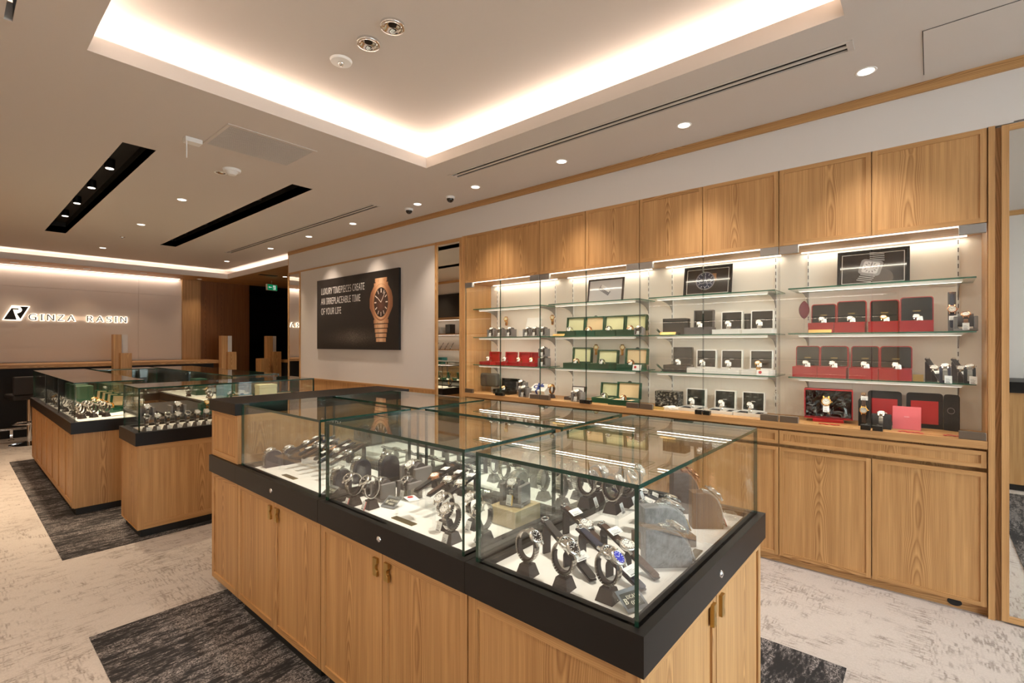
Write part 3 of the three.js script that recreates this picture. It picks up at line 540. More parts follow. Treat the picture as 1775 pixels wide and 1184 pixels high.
{ // far island: end unit, two long rows and a back row around a staff space
  const g = 'showcases of the far island';
  const e = showcase(0.85, 2.16, -4.62, -4.135, 'glass showcase across the near end of the far island', { group: g, zi2: true });
  doorPart('front_panel', panelZ(-4.148, 0.06, BB - 0.002, 0.865, 1.5, 0.04), e); doorPart('front_panel', panelZ(-4.148, 0.06, BB - 0.002, 1.502, 2.145, 0.04), e); doorPart('side_panel', panelX(0.863, 1, 0.06, BB - 0.002, -4.615, -4.15, 0.001), e);
  const l = showcase(0.635, 1.13, -7.83, -5.06, 'long glass showcase with panelled oak doors, aisle side of the far island', { group: g, zi2: true });
  part('side_panel', bx(0.655, 1.11, 0.06, BB, -5.092, -5.075, 'y', true), wood(2), l);
  for (let k = 0; k < 7; k++) doorPart('door', panelX(0.648, 1, 0.06, BB - 0.002, -7.817 + k * 0.389, -7.817 + (k + 1) * 0.389 - 0.003, 0.035), l);
  for (const z of [-5.9, -6.75]) part('divider_bar', bx(0.655, 0.667, BT, GT - 0.01, z - 0.006, z + 0.006), M.darkmetal, l);
  const r = showcase(1.77, 2.26, -7.83, -5.06, 'long glass showcase of the far island nearer the poster wall', { group: g, zi2: true });
  part('side_panel', bx(1.79, 2.24, 0.06, BB, -5.092, -5.075, 'y', true), wood(1), r);
  const b = showcase(1.14, 1.76, -7.83, -7.35, 'short glass showcase at the back of the far island', { group: g, zi2: true });
  doorPart('front_panel', panelZ(-7.363, 0.06, BB - 0.002, 1.15, 1.75, 0.03), b);
  // drawers facing the staff space
  const d = thing('drawer_unit', 'low oak drawer unit with a black top inside the far island', 'drawer unit', [0, 0, 0]);
  part('body', bx(1.3, 1.76, 0.02, 0.64, -6.3, -5.2), wood(0), d); part('top', bx(1.29, 1.765, 0.64, 0.72, -6.31, -5.19), M.black, d);
}
// ---------------------------------------------------------------- watches and stands
const dialTex = (bg, ink) => canvasTex(128, 128, (c) => { c.fillStyle = bg; c.fillRect(0, 0, 128, 128); c.fillStyle = ink; for (let k = 0; k < 12; k++) { c.save(); c.translate(64, 64); c.rotate(k * PI / 6); c.fillRect(-3, -58, k % 3 ? 6 : 9, 16); c.restore(); } const hd = (a, l, w) => { c.save(); c.translate(64, 64); c.rotate(a); c.fillRect(-w / 2, -l, w, l); c.restore(); }; hd(-0.9, 34, 7); hd(0.9, 48, 5); });
M.dials = [std({ map: dialTex('#e9e7e2', '#3a3836'), roughness: 0.3 }), std({ map: dialTex('#1b1a1c', '#e8e6e0'), roughness: 0.25 }), std({ map: dialTex('#2733b8', '#e8ecf6'), roughness: 0.25 }), std({ map: dialTex('#e7d6ae', '#6d5430'), roughness: 0.3 })];
const tagTex = (stripe) => canvasTex(64, 88, (c, w, h) => { c.fillStyle = '#efefed'; c.fillRect(0, 0, w, h); c.fillStyle = '#9a9a9c'; for (let k = 0; k < 4; k++) c.fillRect(8, 34 + k * 11, 30 + (k * 13) % 18, 4); c.fillStyle = '#666'; c.fillRect(8, 74, 40, 7); if (stripe) { c.fillStyle = stripe; c.fillRect(52, 0, 12, h); } });
M.tags = [null, '#d8322e', '#e2b33a'].map((s) => std({ map: tagTex(s), roughness: 0.7 }));
const tagGeo = new THREE.BoxGeometry(0.024, 0.033, 0.0008), flatTag = new THREE.BoxGeometry(0.034, 0.0008, 0.024);
// metal links laid along a list of {p, n}
function links(pts, width, thick, cols = 3, gap = 0.9) {
  const out = [], X = new THREE.Vector3(1, 0, 0);
  for (let i = 0; i < pts.length - 1; i++) {
    const a = pts[i].p, b = pts[i + 1].p, t = b.clone().sub(a), L = t.length(); t.normalize();
    const n = pts[i].n.clone().add(pts[i + 1].n); n.addScaledVector(t, -n.dot(t)).normalize();
    const m = new THREE.Matrix4().makeBasis(X, n, new THREE.Vector3().crossVectors(X, n)); m.setPosition(a.clone().add(b).multiplyScalar(0.5));
    for (let c = 0; c < cols; c++) {
      const w = cols === 1 ? width : width / cols * 0.94, off = cols === 1 ? 0 : (c - (cols - 1) / 2) * width / cols, mid = cols > 1 && c === (cols - 1) / 2;
      const g = new THREE.BoxGeometry(w, thick * (mid ? 1.25 : 1), L * (cols === 1 ? 1.02 : gap)); g.translate(off, 0, 0); g.applyMatrix4(m); out.push(g);
    }
  }
  return mergeGeometries(out);
}
const V = (x, y, z) => new THREE.Vector3(x, y, z);
function ellipsePts(a, b, from, to, n) { const r = []; for (let i = 0; i <= n; i++) { const t = from + (to - from) * i / n; r.push({ p: V(0, b * Math.sin(t), a * Math.cos(t)), n: V(0, Math.sin(t) / b, Math.cos(t) / a).normalize() }); } return r; }
const RA = 0.032, RB = 0.042, PHI = 0.72;
const caseGeo = (() => { const p = [[0.0, -0.006], [0.017, -0.006], [0.02, -0.003], [0.0205, 0.002], [0.019, 0.004]].map(([r, y]) => new THREE.Vector2(r, y)); const g = new THREE.LatheGeometry(p, 28); const lug = (x, z) => { const q = new THREE.BoxGeometry(0.005, 0.006, 0.012); q.rotateX(z > 0 ? 0.3 : -0.3); q.translate(x, -0.002, z); return q; }; return mergeGeometries([g, lug(0.0105, 0.02), lug(-0.0105, 0.02), lug(0.0105, -0.02), lug(-0.0105, -0.02)].map((q) => q.toNonIndexed())); })();
const bezelGeo = (() => { const p = [[0.0155, 0.0045], [0.0165, 0.0065], [0.0195, 0.0055], [0.0202, 0.003]].map(([r, y]) => new THREE.Vector2(r, y)); return new THREE.LatheGeometry(p, 28); })();
const dialGeo = (() => { const g = new THREE.CircleGeometry(0.0162, 28); g.rotateX(-PI / 2); g.translate(0, 0.0047, 0); return g; })();
const crownGeo = (() => { const g = new THREE.CylinderGeometry(0.003, 0.003, 0.006, 12); g.rotateZ(PI / 2); g.translate(0.023, 0, 0); return g; })();
const ringBand = links(ellipsePts(RA, RB, PHI + 0.62, PHI + 2 * PI - 0.62, 26), 0.019, 0.0035, 3, 0.84);
const archHalf = (d, h) => { const s = new THREE.Shape(); s.moveTo(-d / 2, 0); s.lineTo(d / 2, 0); s.quadraticCurveTo(d / 2, h * 0.98, -d * 0.16, h); s.lineTo(-d / 2, h); s.closePath(); return s; };
const archRound = (d, h) => { const s = new THREE.Shape(), r = d / 2; s.moveTo(-r, 0); s.lineTo(r, 0); s.lineTo(r, h - r); s.absarc(0, h - r, r, 0, PI, false); s.closePath(); return s; };
function extrudeX(s, w, bev = 0.002) { const g = new THREE.ExtrudeGeometry(s, { depth: w - 2 * bev, bevelEnabled: bev > 0, bevelSize: bev, bevelThickness: bev, bevelSegments: 2, curveSegments: 18 }); g.translate(0, 0, -(w / 2 - bev)); g.rotateY(-PI / 2); return uvMetres(g, 'y'); }
// case, bezel, dial and crown put at a place on the band; tilt turns the dial from up towards +z
function watchHead(t, y, z, tilt, metal, dial, k = 1) {
  const c = part('case', caseGeo, metal, t); c.position.set(0, y, z); c.rotation.x = tilt; c.scale.setScalar(k);
  part('bezel', bezelGeo, metal, c); part('dial', dialGeo, dial, c); part('crown', crownGeo, metal, c); return c;
}
const baseGeo = (() => { const g = new THREE.CylinderGeometry(0.0215, 0.034, 0.032, 4, 1); g.rotateY(PI / 4); g.translate(0, 0.016, 0); return g.toNonIndexed(); })(); baseGeo.computeVertexNormals();
const clipGeo = (() => { const s = new THREE.Shape(); const a = RA - 0.0035, b = RB - 0.0035, f = -3.5, e = 1.1, n = 28; for (let i = 0; i <= n; i++) { const t = f + (e - f) * i / n; const X = a * Math.cos(t), Y = b * Math.sin(t); i ? s.lineTo(X, Y) : s.moveTo(X, Y); } for (let i = n; i >= 0; i--) { const t = f + (e - f) * i / n; s.lineTo((a - 0.004) * Math.cos(t), (b - 0.004) * Math.sin(t)); } s.closePath(); return extrudeX(s, 0.014, 0); })();
const neckGeo = new THREE.BoxGeometry(0.016, 0.008, 0.016);
const STEEL = () => M.steel;
// watch clipped on a small pyramid stand
function clipWatch(x, y, z, turn, where, o = {}) {
  const metal = o.metal ?? M.steel, dial = M.dials[o.dial ?? 0], mname = metal === M.gold ? 'gold' : metal === M.rose ? 'rose gold' : 'steel', dn = ['pale', 'black', 'blue', 'champagne'][o.dial ?? 0];
  const s = thing('watch_stand', `dark clip stand, ${where}`, 'watch stand', [x, y, z], turn, o.sgroup ?? 'pyramid watch stands');
  part('base', baseGeo, o.base ?? M.standDark, s); const cy = 0.032 + 0.006 + RB; const cl = part('clip', clipGeo, o.base ?? M.standDark, s); cl.position.y = cy; const nk = part('neck', neckGeo, o.base ?? M.standDark, s); nk.position.y = 0.035;
  if (o.tag !== undefined) { const tg = part('price_tag', tagGeo, M.tags[o.tag], s, o.tag ? 'white price tag with a coloured stripe' : 'white price tag'); tg.position.set(o.tx ?? 0.004, 0.0175, 0.0335); tg.rotation.x = -0.34; }
  const w = thing('wristwatch', `${dn}-dial ${mname} watch, ${where}`, 'watch', [x, y + cy, z], turn, o.wgroup ?? 'watches on pyramid stands');
  part('bracelet', ringBand, metal, w); watchHead(w, RB * Math.sin(PHI) + 0.003, RA * Math.cos(PHI) + 0.003, PI / 2 - PHI - 0.12, metal, dial);
}
// cushion holder: two upright sides and a round cushion
const holderGeo = [rbx(-0.042, 0.042, 0, 0.012, -0.034, 0.034, 0.002), rbx(-0.042, -0.028, 0.012, 0.07, -0.034, 0.034, 0.003), rbx(0.028, 0.042, 0.012, 0.07, -0.034, 0.034, 0.003)];
const holderMerged = mergeGeometries(holderGeo.map((g) => g.toNonIndexed()));
const cushionGeo = (() => { const g = new THREE.CylinderGeometry(0.024, 0.024, 0.055, 24); g.rotateZ(PI / 2); g.scale(1, 1.28, 1); g.translate(0, 0.052, 0); return g; })();
function holderWatch(x, y, z, turn, where, o = {}) {
  const hm = o.mat ?? M.greyfelt, hn = hm === M.green ? 'green' : 'grey', k = o.k ?? 1, metal = o.metal ?? M.steel;
  const s = thing('watch_holder', `${hn} felt holder, ${where}`, 'watch holder', [x, y, z], turn, 'felt watch holders');
  part('body', holderMerged, hm, s); part('cushion', cushionGeo, hm === M.green ? M.green : M.greydark, s); s.scale.setScalar(k);
  if (o.tag !== undefined) { const tg = part('price_tag', tagGeo, M.tags[o.tag], s, 'white price tag'); tg.position.set(0, 0.022, 0.0385); tg.rotation.x = -0.2; }
  const w = thing('wristwatch', `${metal === M.gold ? 'gold' : metal === M.rose ? 'rose gold' : 'steel'} watch on ${hn} holder, ${where}`, 'watch', [x, y + 0.052 * k, z], turn, 'watches on felt holders');
  w.scale.setScalar(k * 0.86); part('bracelet', ringBand, metal, w); watchHead(w, RB * Math.sin(PHI) + 0.003, RA * Math.cos(PHI) + 0.003, PI / 2 - PHI - 0.12, metal, M.dials[o.dial ?? 0]);
}
// arched block with a watch draped over its front edge
function blockWatch(x, y, z, turn, where, o = {}) {
  const d = o.d ?? 0.075, h = o.h ?? 0.085, wd = o.w ?? 0.045, mat = o.mat ?? M.navy, mn = mat === M.navy ? 'navy' : mat === M.marble ? 'grey marbled' : mat === M.brownblock ? 'brown' : mat === M.velvet ? 'black' : 'grey', half = o.half;
  const shape = half ? archHalf(d, h) : archRound(d, h);
  const b = thing('display_block', `${mn} arched block, ${where}`, 'display block', [x, y, z], turn, 'arched display blocks');
  part('block', extrudeX(shape, wd), mat, b);
  // path over the front edge
  const pts = [];
  if (half) for (let i = 0; i <= 20; i++) { const q = 0.08 + 0.92 * i / 20, P0 = [d / 2, 0], P1 = [d / 2, h * 0.98], P2 = [-d * 0.16, h], X = (1 - q) * (1 - q) * P0[0] + 2 * q * (1 - q) * P1[0] + q * q * P2[0], Y = (1 - q) * (1 - q) * P0[1] + 2 * q * (1 - q) * P1[1] + q * q * P2[1], tx = 2 * (1 - q) * (P1[0] - P0[0]) + 2 * q * (P2[0] - P1[0]), ty = 2 * (1 - q) * (P1[1] - P0[1]) + 2 * q * (P2[1] - P1[1]), L = Math.hypot(tx, ty), n = V(0, -tx / L, ty / L); pts.push({ p: V(0, Y, X).addScaledVector(n, 0.006), n }); }
  else { const r = d / 2, lo = h - r; for (let i = 0; i <= 6; i++) pts.push({ p: V(0, 0.012 + (lo - 0.012) * i / 6, r + 0.0045), n: V(0, 0, 1) }); for (let i = 1; i <= 16; i++) { const a = PI * 0.9 * i / 16; pts.push({ p: V(0, lo + (r + 0.0045) * Math.sin(a), (r + 0.0045) * Math.cos(a)), n: V(0, Math.sin(a), Math.cos(a)) }); } }
  const metal = o.metal ?? M.steel, w = thing('wristwatch', `${metal === M.gold ? 'gold' : metal === M.rose ? 'rose gold' : 'steel'} watch on ${mn} block, ${where}`, 'watch', [x, y, z], turn, 'watches on display blocks');
  part('bracelet', links(pts, half ? 0.024 : 0.02, half ? 0.006 : 0.0035, 3, 0.84), metal, w);
  const q = pts[Math.round(pts.length * (half ? 0.62 : 0.58))]; const ho = half ? 0.01 : 0.006; watchHead(w, q.p.y + q.n.y * ho, q.p.z + q.n.z * ho, Math.atan2(q.n.z, q.n.y), metal, M.dials[o.dial ?? 0], half ? 1.25 : 1);
  if (o.tag !== undefined) { const tg = part('price_tag', tagGeo, M.tags[o.tag], w, 'white price tag'); tg.position.set(0.012, 0.018, d / 2 + 0.014); tg.rotation.set(-0.35, 0.2, 0); tg.scale.setScalar(1.25); }
}
// leather watch lying stretched along its length (local z), dial up
const strapGeo = (side) => { const s = new THREE.Shape(); const L = side > 0 ? 0.082 : 0.07; s.moveTo(-0.0098, 0); s.lineTo(0.0098, 0); s.lineTo(0.008, L - 0.006); s.quadraticCurveTo(0.0075, L, 0, L); s.quadraticCurveTo(-0.0075, L, -0.008, L - 0.006); s.closePath(); const g = new THREE.ExtrudeGeometry(s, { depth: 0.0028, bevelEnabled: true, bevelSize: 0.0006, bevelThickness: 0.0006, bevelSegments: 1 }); g.rotateX(PI / 2); if (side < 0) g.rotateY(PI); g.translate(0, 0.005, side * 0.0185); return g; };
const strapA = strapGeo(1), strapB = strapGeo(-1), buckleGeo = (() => { const g = new THREE.TorusGeometry(0.0095, 0.0013, 6, 16); g.scale(1, 0.6, 1); g.rotateX(PI / 2); g.translate(0, 0.005, -0.094); return g; })();
function strapWatchOnly(x, y, z, turn, tilt, label, o = {}) {
  const w = thing('leather_watch', label, 'watch', [x, y, z], 0, o.group ?? 'leather strap watches'); w.rotation.set(tilt, turn, 0, 'YXZ'); w.scale.setScalar(o.k ?? 1);
  const st = M.strap[o.strap ?? 0], metal = o.metal ?? M.steel; part('strap', strapA, st, w); part('strap', strapB, st, w); part('buckle', buckleGeo, metal, w);
  const c = watchHead(w, 0.009, 0, 0, metal, M.dials[o.dial ?? 0], 1.0);
  if (o.tag !== false) { const tg = part('price_tag', flatTag, M.tags[o.tag ?? 0], w, 'white price tag'); tg.position.set(0.004, 0.0125, o.tz ?? 0.045); tg.rotation.z = 0.12; }
  return w;
}
const postGeo = (h) => { const s = archRound(0.026, h); const g = new THREE.ExtrudeGeometry(s, { depth: 0.006, bevelEnabled: false }); g.translate(0, 0, -0.003); return g; };
// ramp stand: sloping board on two rounded posts, low end towards +z, with a leather watch on it
function rampWatch(x, y, z, turn, where, o = {}) {
  const k = o.k ?? 1, L = 0.2 * k, tilt = o.tilt ?? 0.36, s = thing('ramp_stand', `sloping stand, ${where}`, 'watch stand', [x, y, z], turn, 'sloping watch stands'), mat = o.base ?? M.standDark;
  const g = new THREE.BoxGeometry(0.022, 0.005, L); g.rotateX(tilt); const hy = Math.sin(tilt) * L / 2 + 0.006; g.translate(0, hy, 0); part('ramp', g, mat, s);
  const hp = hy + Math.sin(tilt) * 0.085 * k - 0.002, hm = hy - 0.006; const p1 = part('post', postGeo(hp), mat, s); p1.position.z = -0.085 * k * Math.cos(tilt); const p2 = part('post', postGeo(hm), mat, s); p2.position.z = 0.004;
  strapWatchOnly(x, y + hy + 0.0035, z, turn, tilt, `${['black', 'navy', 'brown'][o.strap ?? 0]} leather watch, ${where}`, o);
}
function acrylicTable(x0, x1, z0, z1, y0, y1, label) {
  const t = thing('acrylic_riser', label, 'riser', [0, 0, 0], 0, 'clear acrylic risers');
  part('top', bx(x0, x1, y1 - 0.004, y1, z0, z1), M.clear, t);
  for (const x of [x0 + 0.02, x1 - 0.02]) for (const z of [z0 + 0.02, z1 - 0.02]) part('leg', cyl(0.006, 0.006, y1 - 0.0045 - y0, x, y0, z, 12), M.clear, t);
}
function namePlate(x, z, turn, label, y = BED) { const p = thing('brass_plate', label, 'name plate', [x, y, z], turn, 'brass name plates'); part('plate', rbx(-0.06, 0.06, 0, 0.003, -0.0125, 0.0125, 0.0012, 1), M.plate, p); }
function acrylicSign(x, z, turn, label, txt) {
  const t = thing('acrylic_sign', label, 'sign', [x, BED, z], turn, 'small acrylic signs');
  const g = new THREE.CylinderGeometry(0.034, 0.034, 0.05, 3, 1); const w = new THREE.Shape(); w.moveTo(-0.022, 0); w.lineTo(0.022, 0); w.lineTo(-0.016, 0.024); w.closePath(); part('wedge', extrudeX(w, 0.055, 0.0005), M.clear, t);
  const fg = new THREE.PlaneGeometry(0.05, 0.042); fg.rotateX(-PI / 2 + Math.atan2(0.024, 0.038)); fg.translate(0, 0.0135, 0.0035);
  part('face_print', fg, txt, t); t.scale.setScalar(1.35);
}
const signTex = std({ map: canvasTex(160, 128, (c) => { c.fillStyle = '#7d8084'; c.fillRect(0, 0, 160, 128); c.fillStyle = '#4a4a46'; c.fillRect(14, 22, 132, 84); c.fillStyle = '#e9e4cf'; c.font = 'bold 44px serif'; c.fillText('B', 18, 82); c.font = 'bold 28px serif'; c.fillText('UCASH', 48, 58); c.fillText('ORU', 60, 92); }), roughness: 0.3 });

{ // ---- near end showcase: everything faces the near end
  const N = 'nearest showcase', Y = BED;
  clipWatch(1.035, Y, -0.835, 0.05, `farthest of the front trio in the ${N}`, { dial: 1 });
  clipWatch(1.038, Y, -0.717, 0.05, `middle of the front trio in the ${N}`, { dial: 1 });
  clipWatch(1.064, Y, -0.603, 0, `nearest the glass corner in the ${N}`, { dial: 2 });
  acrylicSign(1.075, -0.548, -0.35, 'small printed acrylic wedge sign in the glass corner of the nearest showcase', signTex);
  rampWatch(1.15, Y, -0.785, -0.33, `behind the front trio in the ${N}`, { dial: 1, strap: 0, k: 1.25 });
  rampWatch(1.175, Y, -0.665, -0.22, `reaching towards the glass corner in the ${N}`, { dial: 1, strap: 1, tz: 0.06, k: 1.25 });
  rampWatch(1.32, Y, -0.83, -0.25, `beside the clear riser at the back of the ${N}`, { dial: 0, strap: 2, tz: -0.05, k: 1.15 });
  rampWatch(1.26, Y, -0.655, -0.27, `just in front of the clear riser in the ${N}`, { dial: 0, strap: 2, tz: -0.05, k: 1.15 });
  acrylicTable(1.385, 1.62, -0.935, -0.745, BED, 0.80, 'clear acrylic riser carrying clip stands in the nearest showcase');
  [[1.415, -0.885, 1, 'far corner'], [1.49, -0.89, 0, 'back edge'], [1.42, -0.79, 0, 'near corner'], [1.505, -0.79, 1, 'front edge'], [1.585, -0.8, 0, 'last end']].forEach(([x, z, d, w]) => clipWatch(x, 0.8005, z, 0.12, `${w} of the riser, ${N}`, { dial: d, tag: 0 }));
  blockWatch(1.345, Y, -0.575, 0.75, `nearest the end glass of the ${N}`, { half: true, mat: M.marble, d: 0.13, h: 0.105, w: 0.05, dial: 0, tag: 0 });
  const pl = thing('display_plinth', 'low brown plinth under a marbled block in the nearest showcase', 'plinth', [1.475, BED, -0.64], 0.85); part('body', rbx(-0.04, 0.04, 0, 0.035, -0.09, 0.09, 0.002), M.brownblock, pl);
  blockWatch(1.475, BED + 0.0355, -0.64, 0.85, `standing on the brown plinth, ${N}`, { half: true, mat: M.marble, d: 0.14, h: 0.085, w: 0.05, dial: 0, tag: 2 });
  blockWatch(1.60, Y, -0.68, 0.8, `behind the plinth in the ${N}`, { mat: M.velvet, d: 0.09, h: 0.1, w: 0.05, dial: 3, metal: M.steel });
  blockWatch(1.71, Y, -0.59, 0.7, `toward the far corner of the ${N}`, { half: true, mat: M.brownblock, d: 0.1, h: 0.12, w: 0.045, dial: 0, tag: 1 });
  blockWatch(1.81, Y, -0.70, 0.7, `back of the far corner, ${N}`, { half: true, mat: M.brownblock, d: 0.1, h: 0.15, w: 0.05, dial: 3, metal: M.rose, tag: 0 });
  rampWatch(1.70, Y, -0.84, 0.4, `behind the brown blocks in the ${N}`, { dial: 0, strap: 1, base: M.navy });
  rampWatch(1.79, Y, -0.86, 0.4, `in the far back corner of the ${N}`, { dial: 0, strap: 1, base: M.navy });
  namePlate(1.44, -0.535, 0.05, 'brass name plate by the end glass of the nearest showcase');
  const ab = thing('acrylic_block', 'clear acrylic block by the end glass corner of the nearest showcase', 'block', [1.85, BED, -0.55], 0.6); part('block', rbx(-0.03, 0.03, 0, 0.02, -0.02, 0.02, 0.003), M.clear, ab);
}
{ // ---- middle aisle showcase
  const N = 'middle aisle showcase', Y = BED, T = -PI / 2;
  clipWatch(1.045, Y, -1.716, T, `first of the pair with red striped tags in the ${N}`, { dial: 1, tag: 1 }); clipWatch(1.066, Y, -1.632, T, `second of the pair with red striped tags in the ${N}`, { dial: 1, tag: 1 });
  holderWatch(1.16, Y, -1.69, T, `left of the clear riser in the ${N}`, { dial: 1 }); holderWatch(1.24, Y, -1.62, T, `behind the acrylic sign in the ${N}`, { dial: 1, tag: 0 }); holderWatch(1.35, Y, -1.72, T, `tallest at the back of the ${N}`, { dial: 0, k: 1.35 });
  acrylicTable(1.07, 1.39, -1.52, -1.27, BED, 0.79, 'clear acrylic riser with three leather watches in the middle aisle showcase');
  [[-1.46, 0, 0, M.rose], [-1.385, 0, 2, M.steel], [-1.315, 0, 0, M.steel]].forEach(([z, d, st, mt], i) => rampWatch(1.24, 0.7905, z, T, `${ORD[i]} on the riser of the ${N}`, { dial: d, strap: st, metal: mt, tilt: 0.3, base: M.standDark, tz: -0.055 }));
  const cd = thing('price_card', 'white card with a red seal lying on the clear riser', 'card', [1.1, 0.7905, -1.425], T - 0.3); part('card', new THREE.BoxGeometry(0.06, 0.001, 0.04).translate(0, 0.0005, 0), M.card, cd); part('seal', cyl(0.011, 0.011, 0.0004, -0.014, 0.0012, 0), M.red, cd);
  acrylicSign(1.13, -1.585, T + 0.2, 'small acrylic wedge sign left of the clear riser', signTex);
  namePlate(1.062, -1.42, PI / 2, 'brass name plate by the front glass of the middle aisle showcase');
  clipWatch(1.052, Y, -1.158, T, `by the front glass of the ${N}`, { dial: 0, tag: 0, base: M.greydark }); clipWatch(1.112, Y, -1.255, T, `beside the near leg of the riser in the ${N}`, { dial: 0, tag: 0 });
  clipWatch(1.125, Y, -1.085, T, `against the end pane of the ${N}`, { dial: 1, tag: 0 }); clipWatch(1.18, Y, -1.185, T, `beside the gold riser box in the ${N}`, { dial: 0, tag: 0 });
  const gb = thing('gold_riser', 'translucent gold box riser under a grey watch holder', 'riser', [1.325, BED, -1.125], 0); part('body', rbx(-0.07, 0.07, 0, 0.06, -0.06, 0.06, 0.002), std({ color: 0xbfa983, roughness: 0.25 }), gb);
  holderWatch(1.325, BED + 0.0605, -1.125, T + 0.2, 'standing on the gold riser box', { dial: 0, k: 1.05, tag: 2 });
}
{ // ---- far aisle showcase
  const N = 'far aisle showcase', Y = BED, T = -PI / 2;
  blockWatch(1.1, Y, -2.57, T, `nearest the raised bar in the ${N}`, { dial: 0, d: 0.085, h: 0.08 }); blockWatch(1.19, Y, -2.56, T, `behind the first navy block in the ${N}`, { dial: 0, d: 0.085, h: 0.08 });
  acrylicTable(1.075, 1.39, -2.5, -2.03, BED, 0.79, 'wide clear acrylic riser full of leather watches in the far aisle showcase');
  [-2.45, -2.375, -2.3, -2.225, -2.15, -2.08].forEach((z, i) => rampWatch(1.22 + (i % 2) * 0.02, 0.7905, z, T, `${ORD[i]} from the raised bar on the wide riser`, { dial: i % 2, strap: i % 3, tilt: 0.34, tz: i % 2 ? 0.05 : -0.05, metal: i === 3 ? M.rose : M.steel }));
  blockWatch(1.11, Y, -1.925, T, `by the end pane of the ${N}`, { dial: 0, d: 0.075, h: 0.09 }); blockWatch(1.24, Y, -1.98, T, `second from the end pane of the ${N}`, { dial: 0, d: 0.08, h: 0.1 }); blockWatch(1.35, Y, -1.92, T, `third from the end pane of the ${N}`, { dial: 1, d: 0.085, h: 0.11 });
  namePlate(1.062, -2.3, PI / 2, 'brass name plate by the front glass of the far aisle showcase');
  acrylicSign(1.05, -1.9, T, 'small acrylic wedge sign at the near end of the far aisle showcase', signTex);
}
{ // ---- cabinet side row, seen from behind through the glass
  const T = PI / 2, A = 'middle cabinet side showcase', B = 'far cabinet side showcase';
  [[1.58, -1.19, 0], [1.56, -1.085, 1], [1.68, -1.09, 0], [1.70, -1.2, 1], [1.6, -1.42, 0], [1.64, -1.52, 1]].forEach(([x, z, d], i) => clipWatch(x, BED, z, T, `${ORD[i]} from the near pane of the ${A}`, { dial: d, base: M.greydark }));
  [[1.55, -1.3], [1.72, -1.32], [1.8, -1.2], [1.82, -1.45]].forEach(([x, z], i) => blockWatch(x, BED, z, T, `${ORD[i]} from the near pane of the ${A}`, { mat: M.greyfelt, d: 0.08, h: 0.1 + 0.02 * (i % 2), dial: 0 }));
  [[1.62, -1.65], [1.62, -1.74], [1.8, -1.65]].forEach(([x, z], i) => rampWatch(x, BED, z, T, `${ORD[i]} from the middle of the ${A}`, { dial: 1, strap: i % 3 }));
  [[1.62, -1.93], [1.62, -2.03], [1.62, -2.13], [1.62, -2.23], [1.8, -1.93], [1.8, -2.05]].forEach(([x, z], i) => rampWatch(x, BED, z, T, `${ORD[i]} from the near pane of the ${B}`, { dial: i % 2, strap: i % 3 }));
  acrylicTable(1.52, 1.86, -2.58, -2.32, BED, 0.79, 'clear acrylic riser in the far cabinet side showcase');
  [[1.58, -2.4], [1.58, -2.5], [1.72, -2.4]].forEach(([x, z], i) => holderWatch(x, 0.7905, z, T, `${ORD[i]} on the riser of the ${B}`, { dial: 0 }));
}
{ // ---- far island
  const Y = BED;
  for (let i = 0; i < 10; i++) clipWatch(0.94 + i * 0.063, Y, -4.27, 0, `${ORD[i]} from the aisle, front row of far island`, { dial: [1, 0, 1, 0, 1, 0, 0, 3, 3, 3][i], metal: i > 6 ? M.gold : M.steel, tag: 0, tx: 0.006, base: M.greydark });
  for (let i = 0; i < 5; i++) clipWatch(1.6 + i * 0.1, Y, -4.27, 0, `${ORD[i]} beyond the raised bar, front row of far island`, { dial: 0, tag: 0 });
  acrylicTable(0.92, 1.56, -4.5, -4.36, BED, BED + 0.07, 'clear acrylic riser along the back of the far island end case'); const YR = BED + 0.0705;
  holderWatch(0.975, YR, -4.43, 0, 'nearer the aisle in the far island end case', { dial: 0, k: 1.2 }); holderWatch(1.17, YR, -4.43, 0, 'in the middle of the far island end case', { dial: 0, k: 1.25 });
  holderWatch(1.37, YR, -4.43, 0, 'first green one in the far island end case', { mat: M.green, metal: M.gold, dial: 3, k: 1.15 }); holderWatch(1.49, YR, -4.43, 0, 'second green one in the far island end case', { mat: M.green, metal: M.gold, dial: 3, k: 1.15 });
  const T = -PI / 2; let n = 0;
  for (const [x, z] of [[0.75, -5.42], [0.75, -5.56], [0.75, -5.7], [0.75, -5.84], [0.83, -5.44], [0.83, -5.58], [0.83, -5.72], [0.91, -5.42], [0.91, -5.56]]) clipWatch(x, Y, z, T + 0.5, `${ORD[n++]} of the steel cluster in the long aisle showcase`, { dial: 1 });
  for (let i = 0; i < 6; i++) clipWatch(0.73, Y, -6.1 - i * 0.26, T, `${ORD[i]} of the sparse row deep in the long aisle showcase`, { dial: i % 2, metal: i === 2 ? M.gold : M.steel });
  for (let i = 0; i < 5; i++) clipWatch(1.24 + i * 0.1, Y, -7.5, 0, `${ORD[i]} in the short back showcase of the far island`, { dial: i % 2, metal: i % 2 ? M.gold : M.steel });
  for (let i = 0; i < 6; i++) clipWatch(1.9 + (i % 2) * 0.1, Y, -5.3 - i * 0.36, T, `${ORD[i]} along the far island case nearer the poster`, { dial: i % 2, metal: i % 3 ? M.steel : M.gold });
  namePlate(1.0, -5.4, 0, 'brass name plate in the long aisle showcase');
}
